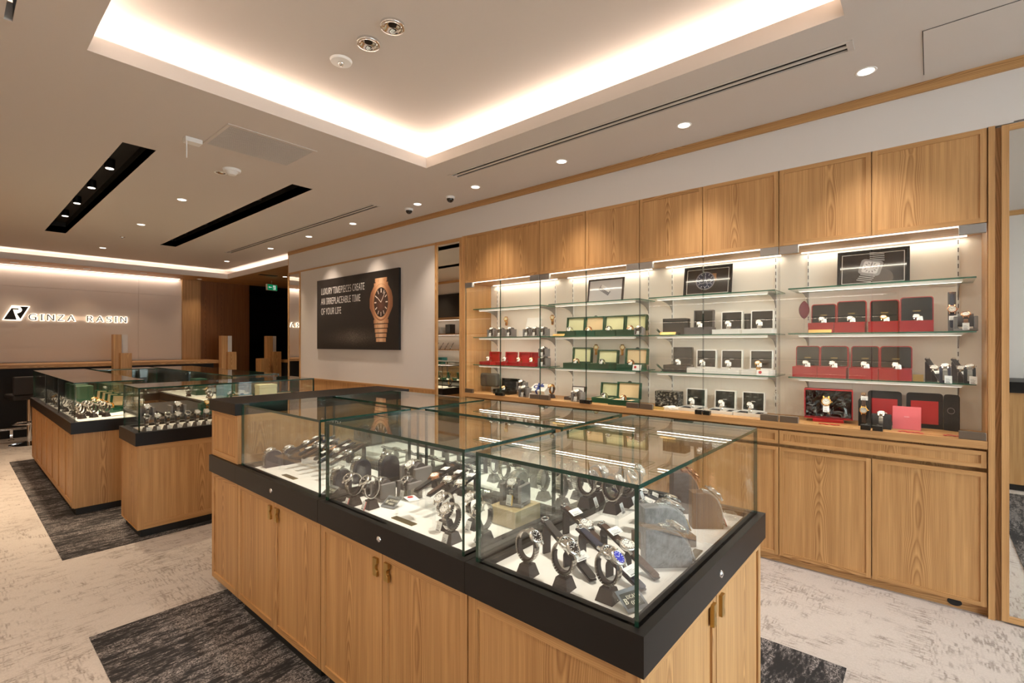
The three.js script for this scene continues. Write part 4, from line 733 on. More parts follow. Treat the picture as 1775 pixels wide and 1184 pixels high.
// ---------------------------------------------------------------- boxes on the wall shelves
const T0 = -PI / 2;
const textMat = (txt, color, fnt, bg) => std({ map: canvasTex(256, 64, (c, w, h) => { c.clearRect(0, 0, w, h); c.fillStyle = color; c.font = fnt; c.textAlign = 'center'; c.textBaseline = 'middle'; c.fillText(txt, w / 2, h / 2); }), roughness: 0.35, transparent: true, alphaTest: 0.4 });
M.script = textMat('Cartier', '#d8b566', 'italic 54px serif', '#15130f'); M.block = textMat('CHANEL', '#e9e7e2', 'bold 46px sans-serif', '#15130f');
M.glitter = std({ map: dataTex(128, 128, (u, v) => { const f = vnoise(G128, 128, u * 128, v * 128); return f > 0.8 ? [170, 165, 150] : [22, 20, 18]; }), roughness: 0.35 });
// open presentation box: local +z is the front, the lid stands at the back
function openBox(x, y, z, turn, label, o) {
  const w = o.w, d = o.d ?? 0.13, h = o.h ?? 0.045, lh = o.lh ?? 0.12, t = thing('watch_box', label, 'watch box', [x, y, z], turn, o.group), e = 0.006;
  part('tray', [bx(-w / 2, w / 2, 0, e, -d / 2, d / 2), bx(-w / 2, -w / 2 + e, e, h, -d / 2, d / 2), bx(w / 2 - e, w / 2, e, h, -d / 2, d / 2), bx(-w / 2 + e, w / 2 - e, e, h, -d / 2, -d / 2 + e), bx(-w / 2 + e, w / 2 - e, e, h, d / 2 - e, d / 2)], o.out, t);
  part('tray_lining', [bx(-w / 2 + e, -0.032, e, h - 0.006, -d / 2 + e, d / 2 - e), bx(0.032, w / 2 - e, e, h - 0.006, -d / 2 + e, d / 2 - e)], o.lin, t);
  const lid = new THREE.Group(); lid.name = 'lid'; lid.position.set(0, h + 0.001, -d / 2 + 0.002); lid.rotation.x = -(o.tilt ?? 0.12); t.add(lid);
  const lw = o.lw ?? w, td = o.td ?? 0.035, f = o.f ?? 0.008;
  if (o.round) {
    const s = new THREE.Shape(), r = 0.018, a = lw / 2; s.moveTo(-a, 0); s.lineTo(a, 0); s.lineTo(a, lh - r); s.quadraticCurveTo(a, lh, a - r, lh); s.lineTo(-a + r, lh); s.quadraticCurveTo(-a, lh, -a, lh - r); s.closePath();
    const g = new THREE.ExtrudeGeometry(s, { depth: td, bevelEnabled: false }); g.translate(0, 0, -td); part('shell', g, o.out, lid);
    const s2 = new THREE.Shape(), b = a - 0.005, r2 = 0.015; s2.moveTo(-b, 0.004); s2.lineTo(b, 0.004); s2.lineTo(b, lh - 0.005 - r2); s2.quadraticCurveTo(b, lh - 0.005, b - r2, lh - 0.005); s2.lineTo(-b + r2, lh - 0.005); s2.quadraticCurveTo(-b, lh - 0.005, -b, lh - 0.005 - r2); s2.closePath();
    const g2 = new THREE.ExtrudeGeometry(s2, { depth: 0.002, bevelEnabled: false }); g2.translate(0, 0, 0.0002); part('lining', g2, o.lidLin ?? o.lin, lid);
  } else {
    part('shell', [bx(-lw / 2, -lw / 2 + f, 0, lh, -td, 0), bx(lw / 2 - f, lw / 2, 0, lh, -td, 0), bx(-lw / 2 + f, lw / 2 - f, lh - f, lh, -td, 0), bx(-lw / 2 + f, lw / 2 - f, 0, f, -td, 0), bx(-lw / 2 + f, lw / 2 - f, f, lh - f, -td, -td + 0.004)], o.out, lid);
    part('lining', bx(-lw / 2 + f, lw / 2 - f, f, lh - f, -td + 0.0045, o.flush ? -0.001 : -td + 0.012), o.lidLin ?? o.lin, lid);
    if (o.notch) { const g = new THREE.CylinderGeometry(0.02, 0.02, 0.003, 20, 1, false, PI / 2, PI); g.rotateX(PI / 2); g.rotateZ(-PI / 2 * 0); g.translate(0, lh - f, -td + 0.014); part('notch', g, M.standDark, lid); }
  }
  if (o.text) { const g = new THREE.PlaneGeometry(o.tw ?? 0.045, (o.tw ?? 0.045) / 4); g.translate(0, lh * (o.ty ?? 0.55), o.round ? 0.0026 : o.flush ? -0.0006 : -td + 0.0126); part('lettering', g, o.text, lid); }
  if (o.watch !== false) {
    const k = 0.82, W = thing('wristwatch', o.wl, 'watch', [x, y + e + RB * k + 0.001, z], turn + (o.wt ?? 0), 'watches in presentation boxes'); W.scale.setScalar(k); W.position.y += o.up ?? 0;
    const metal = o.metal ?? M.steel; part('bracelet', ringBand, metal, W); watchHead(W, RB * Math.sin(PHI) + 0.003, RA * Math.cos(PHI) + 0.003, PI / 2 - PHI - 0.12, metal, M.dials[o.dial ?? 0]);
    if (o.tag !== false) { const g = part('price_tag', tagGeo, M.tags[0], W, 'white price tag'); g.position.set(0.018, 0.014, 0.042); g.rotation.set(-0.45, 0.1, 0.1); g.scale.set(1.35, 1.0, 1); }
  }
  return t;
}
function goldHang(x, y, z, label) {
  const w = thing('hanging_watch', label, 'watch', [x, y, z], T0 + 0.5, 'gold watches hung on the back panel');
  const b = part('bracelet', ringBand, M.gold, w); b.scale.set(1, 1.05, 0.7); watchHead(w, 0.02, 0.028, 1.25, M.gold, M.dials[3]); part('hook', [new THREE.CylinderGeometry(0.002, 0.002, 0.06, 8).rotateX(PI / 2).translate(0, 0.044 - 0.006, -0.02)], M.brushed, w);
}
{ // ---- bay beside the narrow mirror
  const s2 = SHELF[1], s3 = SHELF[2], L = LEDGE, B = 'first bay';
  [-3.265, -3.15, -3.03].forEach((z, i) => holderWatch(3.505, s2, z, T0, `${ORD[i]} of the left trio above the red boxes`, { dial: 0, k: 1.05, tag: 0 }));
  [-2.815, -2.725, -2.635].forEach((z, i) => holderWatch(3.505, s2, z, T0, `${ORD[i]} beside the white open box`, { dial: 0, k: 1.0, tag: 0 }));
  openBox(3.61, s2, -2.9, T0, 'white open box between grey holders on a glass shelf', { w: 0.16, d: 0.1, h: 0.06, lh: 0.13, tilt: 0.3, out: M.white, lin: M.white, watch: false, flush: true, group: 'white presentation boxes' });
  goldHang(3.675, 1.578, -3.235, 'gold watch hung behind the left grey holders'); goldHang(3.675, 1.572, -2.665, 'gold watch hung left of the green boxes, above shelf edge');
  [-3.315, -3.1, -2.925, -2.775].forEach((z, i) => openBox(3.51, s3, z, T0, `${ORD[i]} bright red open watch box from the narrow mirror`, { w: 0.145, d: 0.13, h: 0.03, lh: 0.095, tilt: 0.1, lw: 0.13, out: M.red, lin: M.red, flush: false, dial: 0, metal: i > 1 ? M.gold : M.steel, wl: `pale dial watch in the ${ORD[i]} bright red box`, group: 'bright red boxes' }));
  holderWatch(3.5, s3, -2.63, T0, 'lower of the stacked pair beside red boxes', { k: 1.1, tag: 0 }); holderWatch(3.5, s3 + 0.09, -2.63, T0, 'upper of the stacked pair beside red boxes', { k: 1.0, tag: 0 });
  const dc = thing('travel_case', 'dark grey rounded case standing on a clear stand', 'case', [3.58, L, -3.37], T0); part('shell', rbx(-0.115, 0.115, 0.05, 0.185, -0.03, 0.03, 0.02, 3), std({ color: 0x4a4643, roughness: 0.35 }), dc); part('stand', [bx(-0.09, 0.09, 0, 0.004, -0.04, 0.05), bx(-0.085, -0.08, 0.004, 0.049, -0.02, 0.02), bx(0.08, 0.085, 0.004, 0.049, -0.02, 0.02)], M.clear, dc);
  openBox(3.5, L, -3.1, T0, 'black open watch box beside the dark rounded case', { w: 0.2, d: 0.12, h: 0.045, lh: 0.1, out: M.boxblack, lin: M.velvet, dial: 3, metal: M.gold, wl: 'gold watch in the black box beside the rounded case', group: 'black presentation boxes' });
  acrylicTable(3.455, 3.545, -2.935, -2.835, L, L + 0.05, 'small clear riser under a grey holder on the oak ledge'); holderWatch(3.5, L + 0.0505, -2.885, T0, 'raised on the small clear riser', { k: 1.05, tag: 0 });
  holderWatch(3.42, L, -2.785, T0, 'on the oak ledge beside the gift box', { k: 1.15, tag: 0 });
  const gf = thing('gift_box', 'white tilted gift box with a blue ribbon bow', 'gift box', [3.51, L + 0.062, -2.68], T0); gf.rotation.set(0.5, T0, 0.0, 'YXZ');
  part('box', rbx(-0.09, 0.09, -0.03, 0.03, -0.06, 0.06, 0.003), M.white, gf); const rib = std({ color: 0x2b3f8f, roughness: 0.4 }); part('ribbon', [bx(-0.01, 0.01, 0.0302, 0.0315, -0.0605, 0.0605), bx(-0.01, 0.01, -0.03, 0.0315, 0.0602, 0.0615)], rib, gf);
  const loop = (a) => { const g = new THREE.TorusGeometry(0.022, 0.006, 8, 20); g.scale(1, 0.55, 0.9); g.rotateX(0.6); g.translate(0.024, 0.042, 0); g.rotateY(a); return g; }; part('bow', [loop(0.2), loop(2.2), loop(3.6), loop(5.2), new THREE.SphereGeometry(0.01, 12, 8).translate(0, 0.037, 0)], rib, gf);
  clipWatch(3.5, L, -2.545, T0, 'right of the gift box on the oak ledge', { metal: M.gold, dial: 3 });
  const cd = thing('price_card', 'white card with a red seal on the oak ledge', 'card', [3.385, L, -2.68], T0); part('card', new THREE.BoxGeometry(0.06, 0.045, 0.001).rotateX(-0.3).translate(0, 0.0225, 0), M.card, cd); part('seal', new THREE.CylinderGeometry(0.01, 0.01, 0.0006, 20).rotateX(PI / 2 - 0.3).translate(-0.012, 0.026, 0.0003), M.red, cd);
}
{ // ---- green boxes
  const s2 = SHELF[1], s3 = SHELF[2], L = LEDGE, gg = 'green watch boxes';
  const gb = (x, y, z, i, w, lh, sand, label, wl, dark, o = {}) => openBox(x, y, z, T0, label, { w, d: 0.14, h: 0.042, lh, out: dark ? M.greenDark : M.green, lin: sand ? M.sand : M.cream, dial: i % 2 ? 3 : 1, metal: i % 2 ? M.rose : M.steel, notch: sand, wl, group: gg, wt: -0.2, ...o });
  [[-2.365, 0, 1], [-2.175, 1, 0], [-1.985, 0, 1], [-1.795, 0, 1]].forEach(([z, sand, dk], i) => gb(3.525, s2, z, i, 0.184, 0.125, sand, `${ORD[i]} green open box in the upper row of four`, `watch in the ${ORD[i]} green box of the upper row`, dk));
  [[-2.3, 0, 1, 0.13], [-2.05, 0, 1, 0.112], [-1.79, 1, 0, 0.125]].forEach(([z, sand, dk, lh], i) => gb(3.525, s3, z, i + 1, 0.19, lh, sand, `${ORD[i]} green open box in the middle row of three`, `watch in the ${ORD[i]} green box of the middle row`, dk));
  gb(3.53, L, -2.03, 0, 0.17, 0.115, 0, 'cream lined green open box on the oak ledge', 'watch in the cream lined green box on the ledge', 0); gb(3.49, L, -1.84, 1, 0.2, 0.13, 1, 'sand lined green open box on the oak ledge', 'watch in the sand lined green box on the ledge', 0);
  openBox(3.53, L, -2.33, T0, 'small dark open box with a white lining on the ledge', { w: 0.13, d: 0.12, h: 0.025, lh: 0.085, out: M.standDark, lin: M.white, flush: true, dial: 0, wl: 'watch in the small dark box with white lining', group: gg });
  holderWatch(3.43, L, -2.225, T0, 'in front of the small dark open box', { k: 1.15, tag: 0 });
  goldHang(3.675, 1.3, -2.2, 'gold watch hung between first and second middle green boxes'); goldHang(3.675, 1.3, -1.95, 'gold watch hung between second and third middle green boxes');
  const pq = (x, y, z, label, mat = M.brass) => { const t = thing('shelf_plaque', label, 'plaque', [x, y, z], T0, 'gold shelf plaques'); part('plate', new THREE.BoxGeometry(0.12, 0.022, 0.002).rotateX(-0.6).translate(0, 0.01, 0), mat, t); };
  pq(3.44, s2, -2.43, 'gold plaque at the shelf edge before the green boxes'); pq(3.44, s2, -1.46, 'gold plaque at the shelf edge before a closed brown box'); pq(3.44, s2, -0.51, 'gold plaque at the shelf edge before dark red boxes'); pq(3.40, L, -1.53, 'gold plaque on the oak ledge before the glitter box');
  holderWatch(3.45, s2, -1.685, T0, 'at the end of the upper green box row', { k: 0.8, tag: 0 });
  const cd = thing('price_card', 'white card with a red seal before the third middle green box', 'card', [3.435, s3, -1.70], T0); part('card', new THREE.BoxGeometry(0.07, 0.045, 0.001).rotateX(-0.3).translate(0, 0.0225, 0), M.card, cd); part('seal', new THREE.CylinderGeometry(0.01, 0.01, 0.0006, 20).rotateX(PI / 2 - 0.3).translate(-0.014, 0.026, 0.0003), M.red, cd);
}
{ // ---- black and white boxes
  const s2 = SHELF[1], s3 = SHELF[2], L = LEDGE, gg = 'black lined white boxes';
  const br = thing('closed_box', 'plain closed brown black box behind a gold plaque', 'box', [3.53, s2, -1.43], T0); part('body', rbx(-0.085, 0.085, 0, 0.12, -0.05, 0.05, 0.003), M.boxblack, br);
  const gl = thing('closed_box', 'black glittering box on the oak ledge', 'box', [3.55, L, -1.495], T0); part('body', uvMetres(rbx(-0.09, 0.09, 0, 0.125, -0.05, 0.05, 0.003), 'y'), M.glitter, gl);
  const pd = thing('folded_cloth', 'small white crumpled cloth before the glittering box', 'cloth', [3.46, L, -1.44], T0); part('cloth', (() => { const g = new THREE.IcosahedronGeometry(0.04, 3), p = g.attributes.position; for (let i = 0; i < p.count; i++) { const f = 0.75 + 0.5 * vnoise(G64, 64, p.getX(i) * 160 + 9, p.getZ(i) * 160 + 4); p.setXYZ(i, p.getX(i) * 1.5 * f, Math.max(0, p.getY(i) * 0.5 * f + 0.008), p.getZ(i) * 0.8 * f); } g.computeVertexNormals(); return g; })(), M.white, pd);
  const wb = (y, z, label, wl, o = {}) => openBox(3.52, y, z, T0, label, { w: 0.175, lw: 0.14, d: 0.14, h: 0.032, lh: 0.128, tilt: 0.06, f: 0.006, flush: true, out: M.white, lin: M.velvet, lidLin: M.boxblack, text: M.block, tw: 0.04, ty: 0.5, dial: 0, wl, up: 0.012, group: gg, ...o });
  wb(s2, -1.255, 'grey based box with black lid, second on its upper shelf', 'watch in the grey based box on the upper shelf', { out: M.greydark, h: 0.05, text: undefined }); wb(s2, -1.06, 'white box with black lid lining, middle of upper shelf', 'watch in the middle white box of the upper shelf'); wb(s2, -0.865, 'white box with black lid lining, right end of upper shelf', 'watch in the end white box of the upper shelf');
  const sb = thing('closed_box', 'narrow dark box behind the upper white boxes', 'box', [3.675, s2, -0.965], T0); part('body', rbx(-0.028, 0.028, 0, 0.145, -0.03, 0.03, 0.002), M.boxblack, sb);
  wb(s3, -1.41, 'black based box with black lid on the middle shelf', 'watch in the black based box on the middle shelf', { out: M.boxblack, h: 0.05, text: undefined }); wb(s3, -1.235, 'first white box with black lid lining, middle shelf', 'watch in the first white box of the middle shelf'); wb(s3, -1.06, 'second white box with black lid lining, middle shelf', 'watch in the second white box of the middle shelf'); wb(s3, -0.87, 'third white box with black lid lining, middle shelf', 'gold watch in the third white box of the middle shelf', { metal: M.gold });
  wb(L, -1.31, 'first white box with black lid lining on the ledge', 'watch in the first white box of the ledge', { h: 0.022 }); wb(L, -1.105, 'second white box with black lid lining on the ledge', 'watch in the second white box of the ledge', { h: 0.022 }); wb(L, -0.92, 'third white box with black lid lining on the ledge', 'watch in the third white box of the ledge', { h: 0.022 });
  const cd = thing('price_card', 'white card with a red seal before the third white box', 'card', [3.435, s3, -0.825], T0); part('card', new THREE.BoxGeometry(0.07, 0.036, 0.001).rotateX(-0.3).translate(0, 0.018, 0), M.card, cd); part('seal', new THREE.CylinderGeometry(0.01, 0.01, 0.0006, 20).rotateX(PI / 2 - 0.3).translate(-0.014, 0.02, 0.0003), M.red, cd);
  // dark sprig lying on the shelf gap and a glass bud
  for (const [y, l] of [[s2, 'dark dried sprig at the end of the upper green box shelf'], [s3, 'dark dried sprig at the end of the middle green box shelf']]) { const t = thing('dried_sprig', l, 'sprig', [3.6, y, -1.57], 0.3, 'dried sprigs'); for (let k = 0; k < 6; k++) { const s = new THREE.Shape(); s.moveTo(0, 0); s.quadraticCurveTo(0.03, 0.012, 0.07, 0); s.quadraticCurveTo(0.03, -0.006, 0, 0); const g = new THREE.ExtrudeGeometry(s, { depth: 0.0015, bevelEnabled: false }); g.rotateZ(0.1 + k * 0.16); g.rotateY(-0.6 + k * 0.5); part('leaf', g, M.greenDark, t); } part('stem', cyl(0.002, 0.002, 0.02, 0, 0, 0, 8), M.greenDark, t); }
  const gbud = thing('glass_bud', 'clear glass bud ornament on a thin foot', 'ornament', [3.58, L, -0.775], T0); part('bud', new THREE.LatheGeometry([[0, 0.06], [0.016, 0.075], [0.024, 0.11], [0.02, 0.15], [0.004, 0.185]].map(([r, y]) => new THREE.Vector2(r, y)), 20), M.clear, gbud); part('foot', [cyl(0.022, 0.02, 0.004, 0, 0, 0), cyl(0.002, 0.002, 0.058, 0, 0.004, 0, 8)], M.clear, gbud);
}
{ // ---- dark red boxes
  const s2 = SHELF[1], s3 = SHELF[2], L = LEDGE, gg = 'dark red rounded boxes';
  const rb = (y, z, w, lh, label, wl, o = {}) => openBox(3.53, y, z, T0, label, { w, d: 0.11, h: 0.062, lh, tilt: 0.05, round: true, td: 0.03, out: M.crimson, lin: M.velvet, lidLin: M.boxblack, text: M.script, tw: 0.05, ty: 0.42, dial: 0, wl, up: 0.02, group: gg, ...o });
  [[-0.511, 0.132, 0.12], [-0.367, 0.148, 0.132], [-0.208, 0.138, 0.128], [-0.063, 0.146, 0.138]].forEach(([z, w, lh], i) => rb(s2, z, w, lh, `${ORD[i]} dark red rounded box from the gold plaque, upper shelf`, `watch in the ${ORD[i]} dark red box of the upper shelf`, { metal: i === 2 ? M.gold : M.steel }));
  [[-0.597, 0.132], [-0.456, 0.146], [-0.3, 0.137], [-0.155, 0.146]].forEach(([z, w], i) => rb(s3, z, w, 0.128, `${ORD[i]} dark red rounded box on the middle shelf`, `watch in the ${ORD[i]} dark red box of the middle shelf`));
  // tall strap display and grey cube
  const st = thing('strap_stand', 'tall grey leaning strap stand at the end of the shelf', 'watch stand', [3.55, s2, 0.085], T0); part('board', new THREE.BoxGeometry(0.034, 0.22, 0.006).rotateX(-0.25).translate(0, 0.109, 0), M.greydark, st);
  strapWatchOnly(3.54, s2 + 0.118, 0.085, T0, PI / 2 - 0.25, 'navy leather watch upright on the tall leaning stand', { strap: 1, metal: M.rose, tz: 0.05 });
  holderWatch(3.465, s2, 0.135, T0, 'below the tall strap stand at the shelf end', { k: 1.1, metal: M.rose, tag: 0 });
  const bal = thing('leaf_ornament', 'burgundy glass leaf ornament on a clear foot', 'ornament', [3.6, s2, -0.62], T0 + 0.4); const ls = new THREE.Shape(); ls.moveTo(0, 0); ls.bezierCurveTo(0.04, 0.03, 0.03, 0.09, 0.0, 0.11); ls.bezierCurveTo(-0.03, 0.09, -0.04, 0.03, 0, 0); const lg = new THREE.ExtrudeGeometry(ls, { depth: 0.01, bevelEnabled: true, bevelSize: 0.003, bevelThickness: 0.003, bevelSegments: 2 }); lg.translate(0, 0.096, -0.005); part('leaf', lg, std({ color: 0x6a1f28, roughness: 0.15 }), bal); part('foot', [cyl(0.02, 0.02, 0.004, 0, 0, 0), cyl(0.0025, 0.0025, 0.095, 0, 0.004, 0, 8)], M.clear, bal);
  rampWatch(3.54, s3, 0.01, T0 + 0.35, 'first of two near the cabinet end', { strap: 0, dial: 0, tilt: 0.6 }); rampWatch(3.55, s3, 0.12, T0 + 0.35, 'second of two near the cabinet end', { strap: 0, dial: 0, tilt: 0.6 });
  blockWatch(3.45, s3, 0.055, T0, 'between the two sloping stands', { mat: M.navy, d: 0.06, h: 0.08, tag: 0 }); blockWatch(3.455, s3, 0.15, T0, 'at the cabinet end of the shelf', { mat: M.velvet, d: 0.06, h: 0.08, tag: 0 });
  const gp = thing('shelf_plaque', 'small gold plaque behind the sloping stands', 'plaque', [3.47, s3, -0.055], T0); part('plate', new THREE.BoxGeometry(0.045, 0.036, 0.003).rotateX(-0.2).translate(0, 0.018, 0), M.brass, gp);
  // large upright box on the ledge
  const big = thing('upright_box', 'large red upright box with a watch in black cloth', 'watch box', [3.57, L, -0.485], T0 + 0.12);
  part('shell', [bx(-0.125, 0.125, 0.02, 0.2, -0.06, -0.055), bx(-0.125, -0.12, 0.02, 0.2, -0.055, 0.05), bx(0.12, 0.125, 0.02, 0.2, -0.055, 0.05), bx(-0.12, 0.12, 0.195, 0.2, -0.055, 0.05), bx(-0.12, 0.12, 0.02, 0.025, -0.055, 0.05)], M.crimson, big);
  part('base', rbx(-0.08, 0.08, 0, 0.0195, -0.05, 0.06, 0.004), M.red, big);
  part('lining', (() => { const g = new THREE.PlaneGeometry(0.236, 0.168, 28, 20), p = g.attributes.position; for (let i = 0; i < p.count; i++) p.setZ(i, (vnoise(G64, 64, p.getX(i) * 60 + 5, p.getY(i) * 60 + 5) - 0.5) * 0.03); g.computeVertexNormals(); g.translate(0, 0.11, -0.03); return g; })(), M.boxblack, big);
  const hw = thing('wristwatch', 'gold watch standing in the large red upright box', 'watch', [3.535, L + 0.115, -0.49], T0 + 0.12); part('bracelet', ringBand, M.leather ? M.standDark : M.steel, hw); watchHead(hw, 0.012, 0.034, 1.35, M.gold, M.dials[0], 1.25); const tg = part('price_tag', tagGeo, M.tags[0], hw); tg.position.set(0, -0.028, 0.046); tg.rotation.x = -0.3; tg.scale.setScalar(1.3);
  const ts = thing('strap_stand', 'tall black arched stand before the folding red display', 'watch stand', [3.5, L, -0.298], T0); const ar = archRound(0.05, 0.165), ag = new THREE.ExtrudeGeometry(ar, { depth: 0.02, bevelEnabled: true, bevelSize: 0.002, bevelThickness: 0.002, bevelSegments: 1 }); ag.translate(0, 0.002, -0.01); part('board', ag, M.velvet, ts);
  strapWatchOnly(3.4835, L + 0.095, -0.298, T0, PI / 2, 'gold watch on brown strap on the tall black arch', { strap: 2, metal: M.gold, tz: -0.07 });
  blockWatch(3.47, L, -0.215, T0, 'before the pink card', { mat: M.velvet, d: 0.07, h: 0.08, w: 0.09 });
  for (const [z, l] of [[-0.278, 'black name tag before the tall black arch'], [-0.227, 'black name tag before the black block']]) { const t = thing('name_tag', l, 'name tag', [3.405, L, z], T0, 'black name tags'); part('plate', new THREE.BoxGeometry(0.044, 0.032, 0.002).rotateX(-0.25).translate(0, 0.0165, 0), M.boxblack, t); part('crest', new THREE.TorusGeometry(0.009, 0.0008, 6, 20).rotateX(-0.25).translate(0, 0.017, 0.0015), M.brushed, t); }
  const pk = thing('greeting_card', 'pink card with small lettering leaning on the red display', 'card', [3.52, L, -0.105], T0); part('card', new THREE.BoxGeometry(0.125, 0.13, 0.002).rotateX(-0.28).translate(0, 0.0632, 0), std({ color: 0xd4616b, roughness: 0.6 }), pk);
  part('lettering', new THREE.PlaneGeometry(0.032, 0.008).rotateX(-0.28).translate(0, 0.07, 0.0005), textMat('Cartier', '#ffffff', 'italic 54px serif', '#d4616b'), pk);
  const fd = thing('folding_display', 'black folding display with three red leaves', 'display stand', [3.635, L, -0.11], T0);
  const leaf = (x0, x1, turn, plain) => { const w = x1 - x0, s = new THREE.Shape(), r = 0.02, h = 0.2; s.moveTo(0, 0); s.lineTo(w, 0); s.lineTo(w, h - r); s.quadraticCurveTo(w, h, w - r, h); s.lineTo(r, h); s.quadraticCurveTo(0, h, 0, h - r); s.closePath(); const g = new THREE.ExtrudeGeometry(s, { depth: 0.008, bevelEnabled: false }); g.rotateY(turn); g.translate(x0, 0, 0); const m = part('leaf', g, M.velvet, fd); const q = plain ? new THREE.TorusGeometry(0.016, 0.001, 6, 24) : new THREE.BoxGeometry(w - 0.04, h - 0.07, 0.002); q.translate(w / 2, plain ? 0.11 : h / 2 - 0.01, 0.0095); q.rotateY(turn); q.translate(x0, 0, 0); part(plain ? 'crest' : 'inlay', q, plain ? M.brushed : M.red, m); };
  leaf(-0.18, -0.02, 0, false); leaf(0.0, 0.16, 0.05, false); leaf(0.165, 0.235, -0.45, true);
  const petals = (x, z, label) => { const t = thing('petal_scatter', label, 'petals', [x, L, z], 0, 'scattered red petals'); for (let k = 0; k < 6; k++) { const g = new THREE.SphereGeometry(0.012, 10, 6); g.scale(1.2, 0.18, 0.8); g.rotateY(k * 1.3); g.translate((rnd() - 0.5) * 0.03, 0.0025, (k - 2.5) * 0.018); part('petal', g, M.red, t); } };
  petals(3.42, -0.46, 'red petals before the large red upright box'); petals(3.41, -0.085, 'red petals below the pink card'); petals(3.42, 0.1, 'red petals below the plain black leaf');
}
// ---------------------------------------------------------------- framed pictures on the top shelf
function framed(zc, w, h, label, draw, dark) {
  const t = thing('framed_picture', label, 'picture', [3.62, SHELF[0], zc], T0, 'framed watch pictures'); const q = new THREE.Group();
  const tilt = -0.16, tr = (g) => g.rotateX(tilt).translate(0, 0.003, 0), f = 0.014;
  part('frame', [tr(bx(-w / 2, w / 2, h - f, h, -0.012, 0)), tr(bx(-w / 2, w / 2, 0, f, -0.012, 0)), tr(bx(-w / 2, -w / 2 + f, f, h - f, -0.012, 0)), tr(bx(w / 2 - f, w / 2, f, h - f, -0.012, 0))], dark, t);
  const g = new THREE.PlaneGeometry(w - 2 * f, h - 2 * f); g.translate(0, h / 2, -0.004); part('print', tr(g), phy({ map: canvasTex(420, 270, draw), roughness: 0.12, clearcoat: 1, clearcoatRoughness: 0.03 }), t);
  const leg = new THREE.BoxGeometry(0.03, h * 0.8, 0.003); leg.rotateX(0.2); leg.translate(0, h * 0.39, -0.075); part('easel_leg', leg, M.matteblack, t);
}
const whiteLine = (c, w, h) => { c.strokeStyle = '#e8e6e2'; c.lineWidth = 5; c.strokeRect(14, 12, w - 28, h - 24); };
framed(-0.27, 0.352, 0.226, 'black framed picture of a square steel watch', (c, w, h) => { c.fillStyle = '#2a2624'; c.fillRect(0, 0, w, h); c.save(); c.translate(200, 130); c.rotate(0.25); c.fillStyle = '#55514f'; c.beginPath(); c.arc(90, 70, 70, 0, 7); c.fill(); c.fillStyle = '#b9b7b8'; for (let k = 0; k < 4; k++) { c.fillRect(-40 + k * 5, -128 + k * 17, 96, 9); c.fillRect(-50 - k * 4, 66 + k * 16, 96, 8); } c.fillStyle = '#a8a6a8'; c.beginPath(); c.roundRect(-72, -64, 144, 128, 26); c.fill(); c.fillStyle = '#e6e4e6'; c.beginPath(); c.roundRect(-52, -48, 104, 96, 14); c.fill(); c.fillStyle = '#4c4a4c'; for (let k = 0; k < 12; k++) { c.save(); c.rotate(k * PI / 6); c.fillRect(-2, -44, 4, 14); c.restore(); } c.fillRect(-2, -30, 4, 34); c.fillRect(0, -2, 26, 4); c.restore(); whiteLine(c, w, h); }, M.matteblack);
framed(-1.245, 0.345, 0.228, 'black framed picture of a blue chronograph', (c, w, h) => { c.fillStyle = '#2b2522'; c.fillRect(0, 0, w, h); c.fillStyle = '#b58763'; c.fillRect(250, 60, 44, 80); c.fillStyle = '#8e8c92'; c.beginPath(); c.arc(190, 130, 92, 0, 7); c.fill(); c.fillStyle = '#1f2746'; c.beginPath(); c.arc(190, 130, 80, 0, 7); c.fill(); c.strokeStyle = '#dfe3ee'; c.lineWidth = 3; for (const [x, y] of [[155, 135], [225, 135], [190, 170]]) { c.beginPath(); c.arc(x, y, 22, 0, 7); c.stroke(); } for (let k = 0; k < 12; k++) { c.save(); c.translate(190, 130); c.rotate(k * PI / 6); c.fillStyle = '#e8eaf2'; c.fillRect(-2, -76, 5, 16); c.restore(); } c.fillStyle = '#e8eaf2'; c.fillRect(188, 75, 4, 58); whiteLine(c, w, h); }, M.matteblack);
framed(-2.09, 0.34, 0.21, 'dark framed pale picture of a silver ring box', (c, w, h) => { c.fillStyle = '#d9d9de'; c.fillRect(0, 0, w, h); c.save(); c.translate(200, 130); c.rotate(0.6); c.fillStyle = '#9b9aa2'; c.fillRect(-80, -26, 160, 60); c.fillStyle = '#f4f4f6'; c.fillRect(-70, -46, 130, 40); c.fillStyle = '#6e6d76'; for (let k = 0; k < 7; k++) c.fillRect(-70 + k * 22, 0, 10, 30); c.restore(); }, M.standDark);

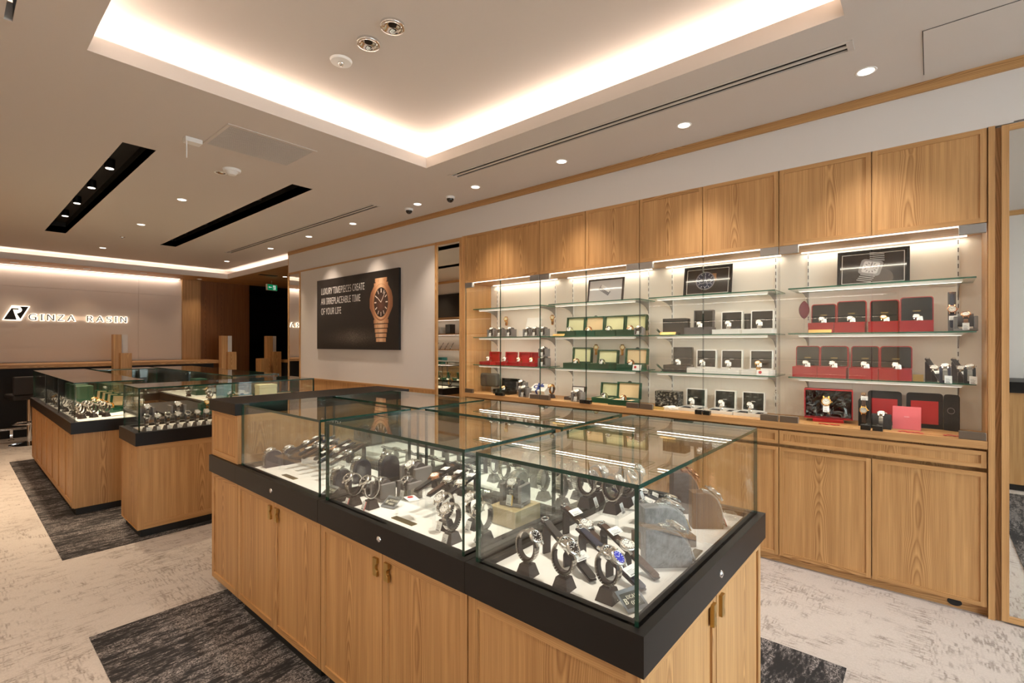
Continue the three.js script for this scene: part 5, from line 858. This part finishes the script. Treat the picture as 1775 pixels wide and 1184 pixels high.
// ---------------------------------------------------------------- boxes in the far island
{
  const Y = BED, gg = 'green watch boxes';
  [[1.0, -5.75], [1.0, -5.98], [1.0, -6.22], [1.0, -6.48]].forEach(([x, z], i) => openBox(x, Y, z, T0 + 0.7, `${ORD[i]} green open box in the long aisle showcase`, { w: 0.13, d: 0.12, h: 0.045, lh: 0.105, out: M.green, lin: M.sand, dial: 3, metal: M.gold, wl: `gold watch in the ${ORD[i]} green box of the long aisle showcase`, group: gg, up: 0.01 }));
  [[0.97, -6.9], [0.97, -7.2], [0.97, -7.5]].forEach(([x, z], i) => { const t = thing('closed_box', `${ORD[i]} tall dark green box deep in the long aisle showcase`, 'box', [x, Y, z], T0, gg); part('body', rbx(-0.08, 0.08, 0, 0.18, -0.07, 0.07, 0.004), M.greenDark, t); });
  openBox(1.69, Y, -4.45, 0, 'green open box behind the raised bar, nearer the aisle', { w: 0.19, d: 0.15, h: 0.05, lh: 0.14, out: M.green, lin: M.sand, notch: true, dial: 3, metal: M.gold, wl: 'gold watch in the green box behind the raised bar', group: gg });
  openBox(2.04, Y, -4.45, 0, 'green open box at the poster end of the end case', { w: 0.17, d: 0.15, h: 0.05, lh: 0.14, out: M.greenDark, lin: M.sand, notch: true, dial: 3, metal: M.gold, wl: 'gold watch in the green box at the poster end', group: gg });
  const cb = thing('closed_box', 'long pale cream box standing behind the raised bar', 'box', [1.865, Y, -4.5], 0); part('body', rbx(-0.075, 0.075, 0, 0.24, -0.05, 0.05, 0.003), M.cream, cb); part('lid', rbx(-0.077, 0.077, 0.2405, 0.27, -0.052, 0.052, 0.003), M.cream, cb);
  [[2.05, -6.0], [2.05, -6.9]].forEach(([x, z], i) => { const t = thing('closed_box', `${ORD[i]} dark green box in the case nearer the poster`, 'box', [x, Y, z], T0, gg); part('body', rbx(-0.12, 0.12, 0, 0.2, -0.06, 0.06, 0.004), M.green, t); });
}
{ // opposite niche: seen small in the narrow mirror
  let n = 0;
  for (const [y, z, m, h] of [[1.56, -7.7, M.boxblack, 0.2], [1.56, -8.0, M.white, 0.14], [1.56, -8.3, M.brownblock, 0.18], [0.9, -7.7, M.white, 0.1], [0.9, -7.95, std({ color: 0x3f9c98, roughness: 0.5 }), 0.16], [0.9, -8.25, M.standDark, 0.2]]) { const t = thing('closed_box', `${ORD[n++]} small box in the opposite wall niche`, 'box', [LX + 0.2, y, z], 0.1, 'boxes in the opposite niche'); part('body', rbx(-0.07, 0.07, 0, h, -0.08, 0.08, 0.003), m, t); }
  for (let k = 0; k < 5; k++) strapWatchOnly(LX + 0.2, 1.3, -7.65 - k * 0.16, PI / 2, 0.9, `${ORD[k]} leather watch in the opposite wall niche`, { strap: 0 });
}
renderer.render(scene, camera);
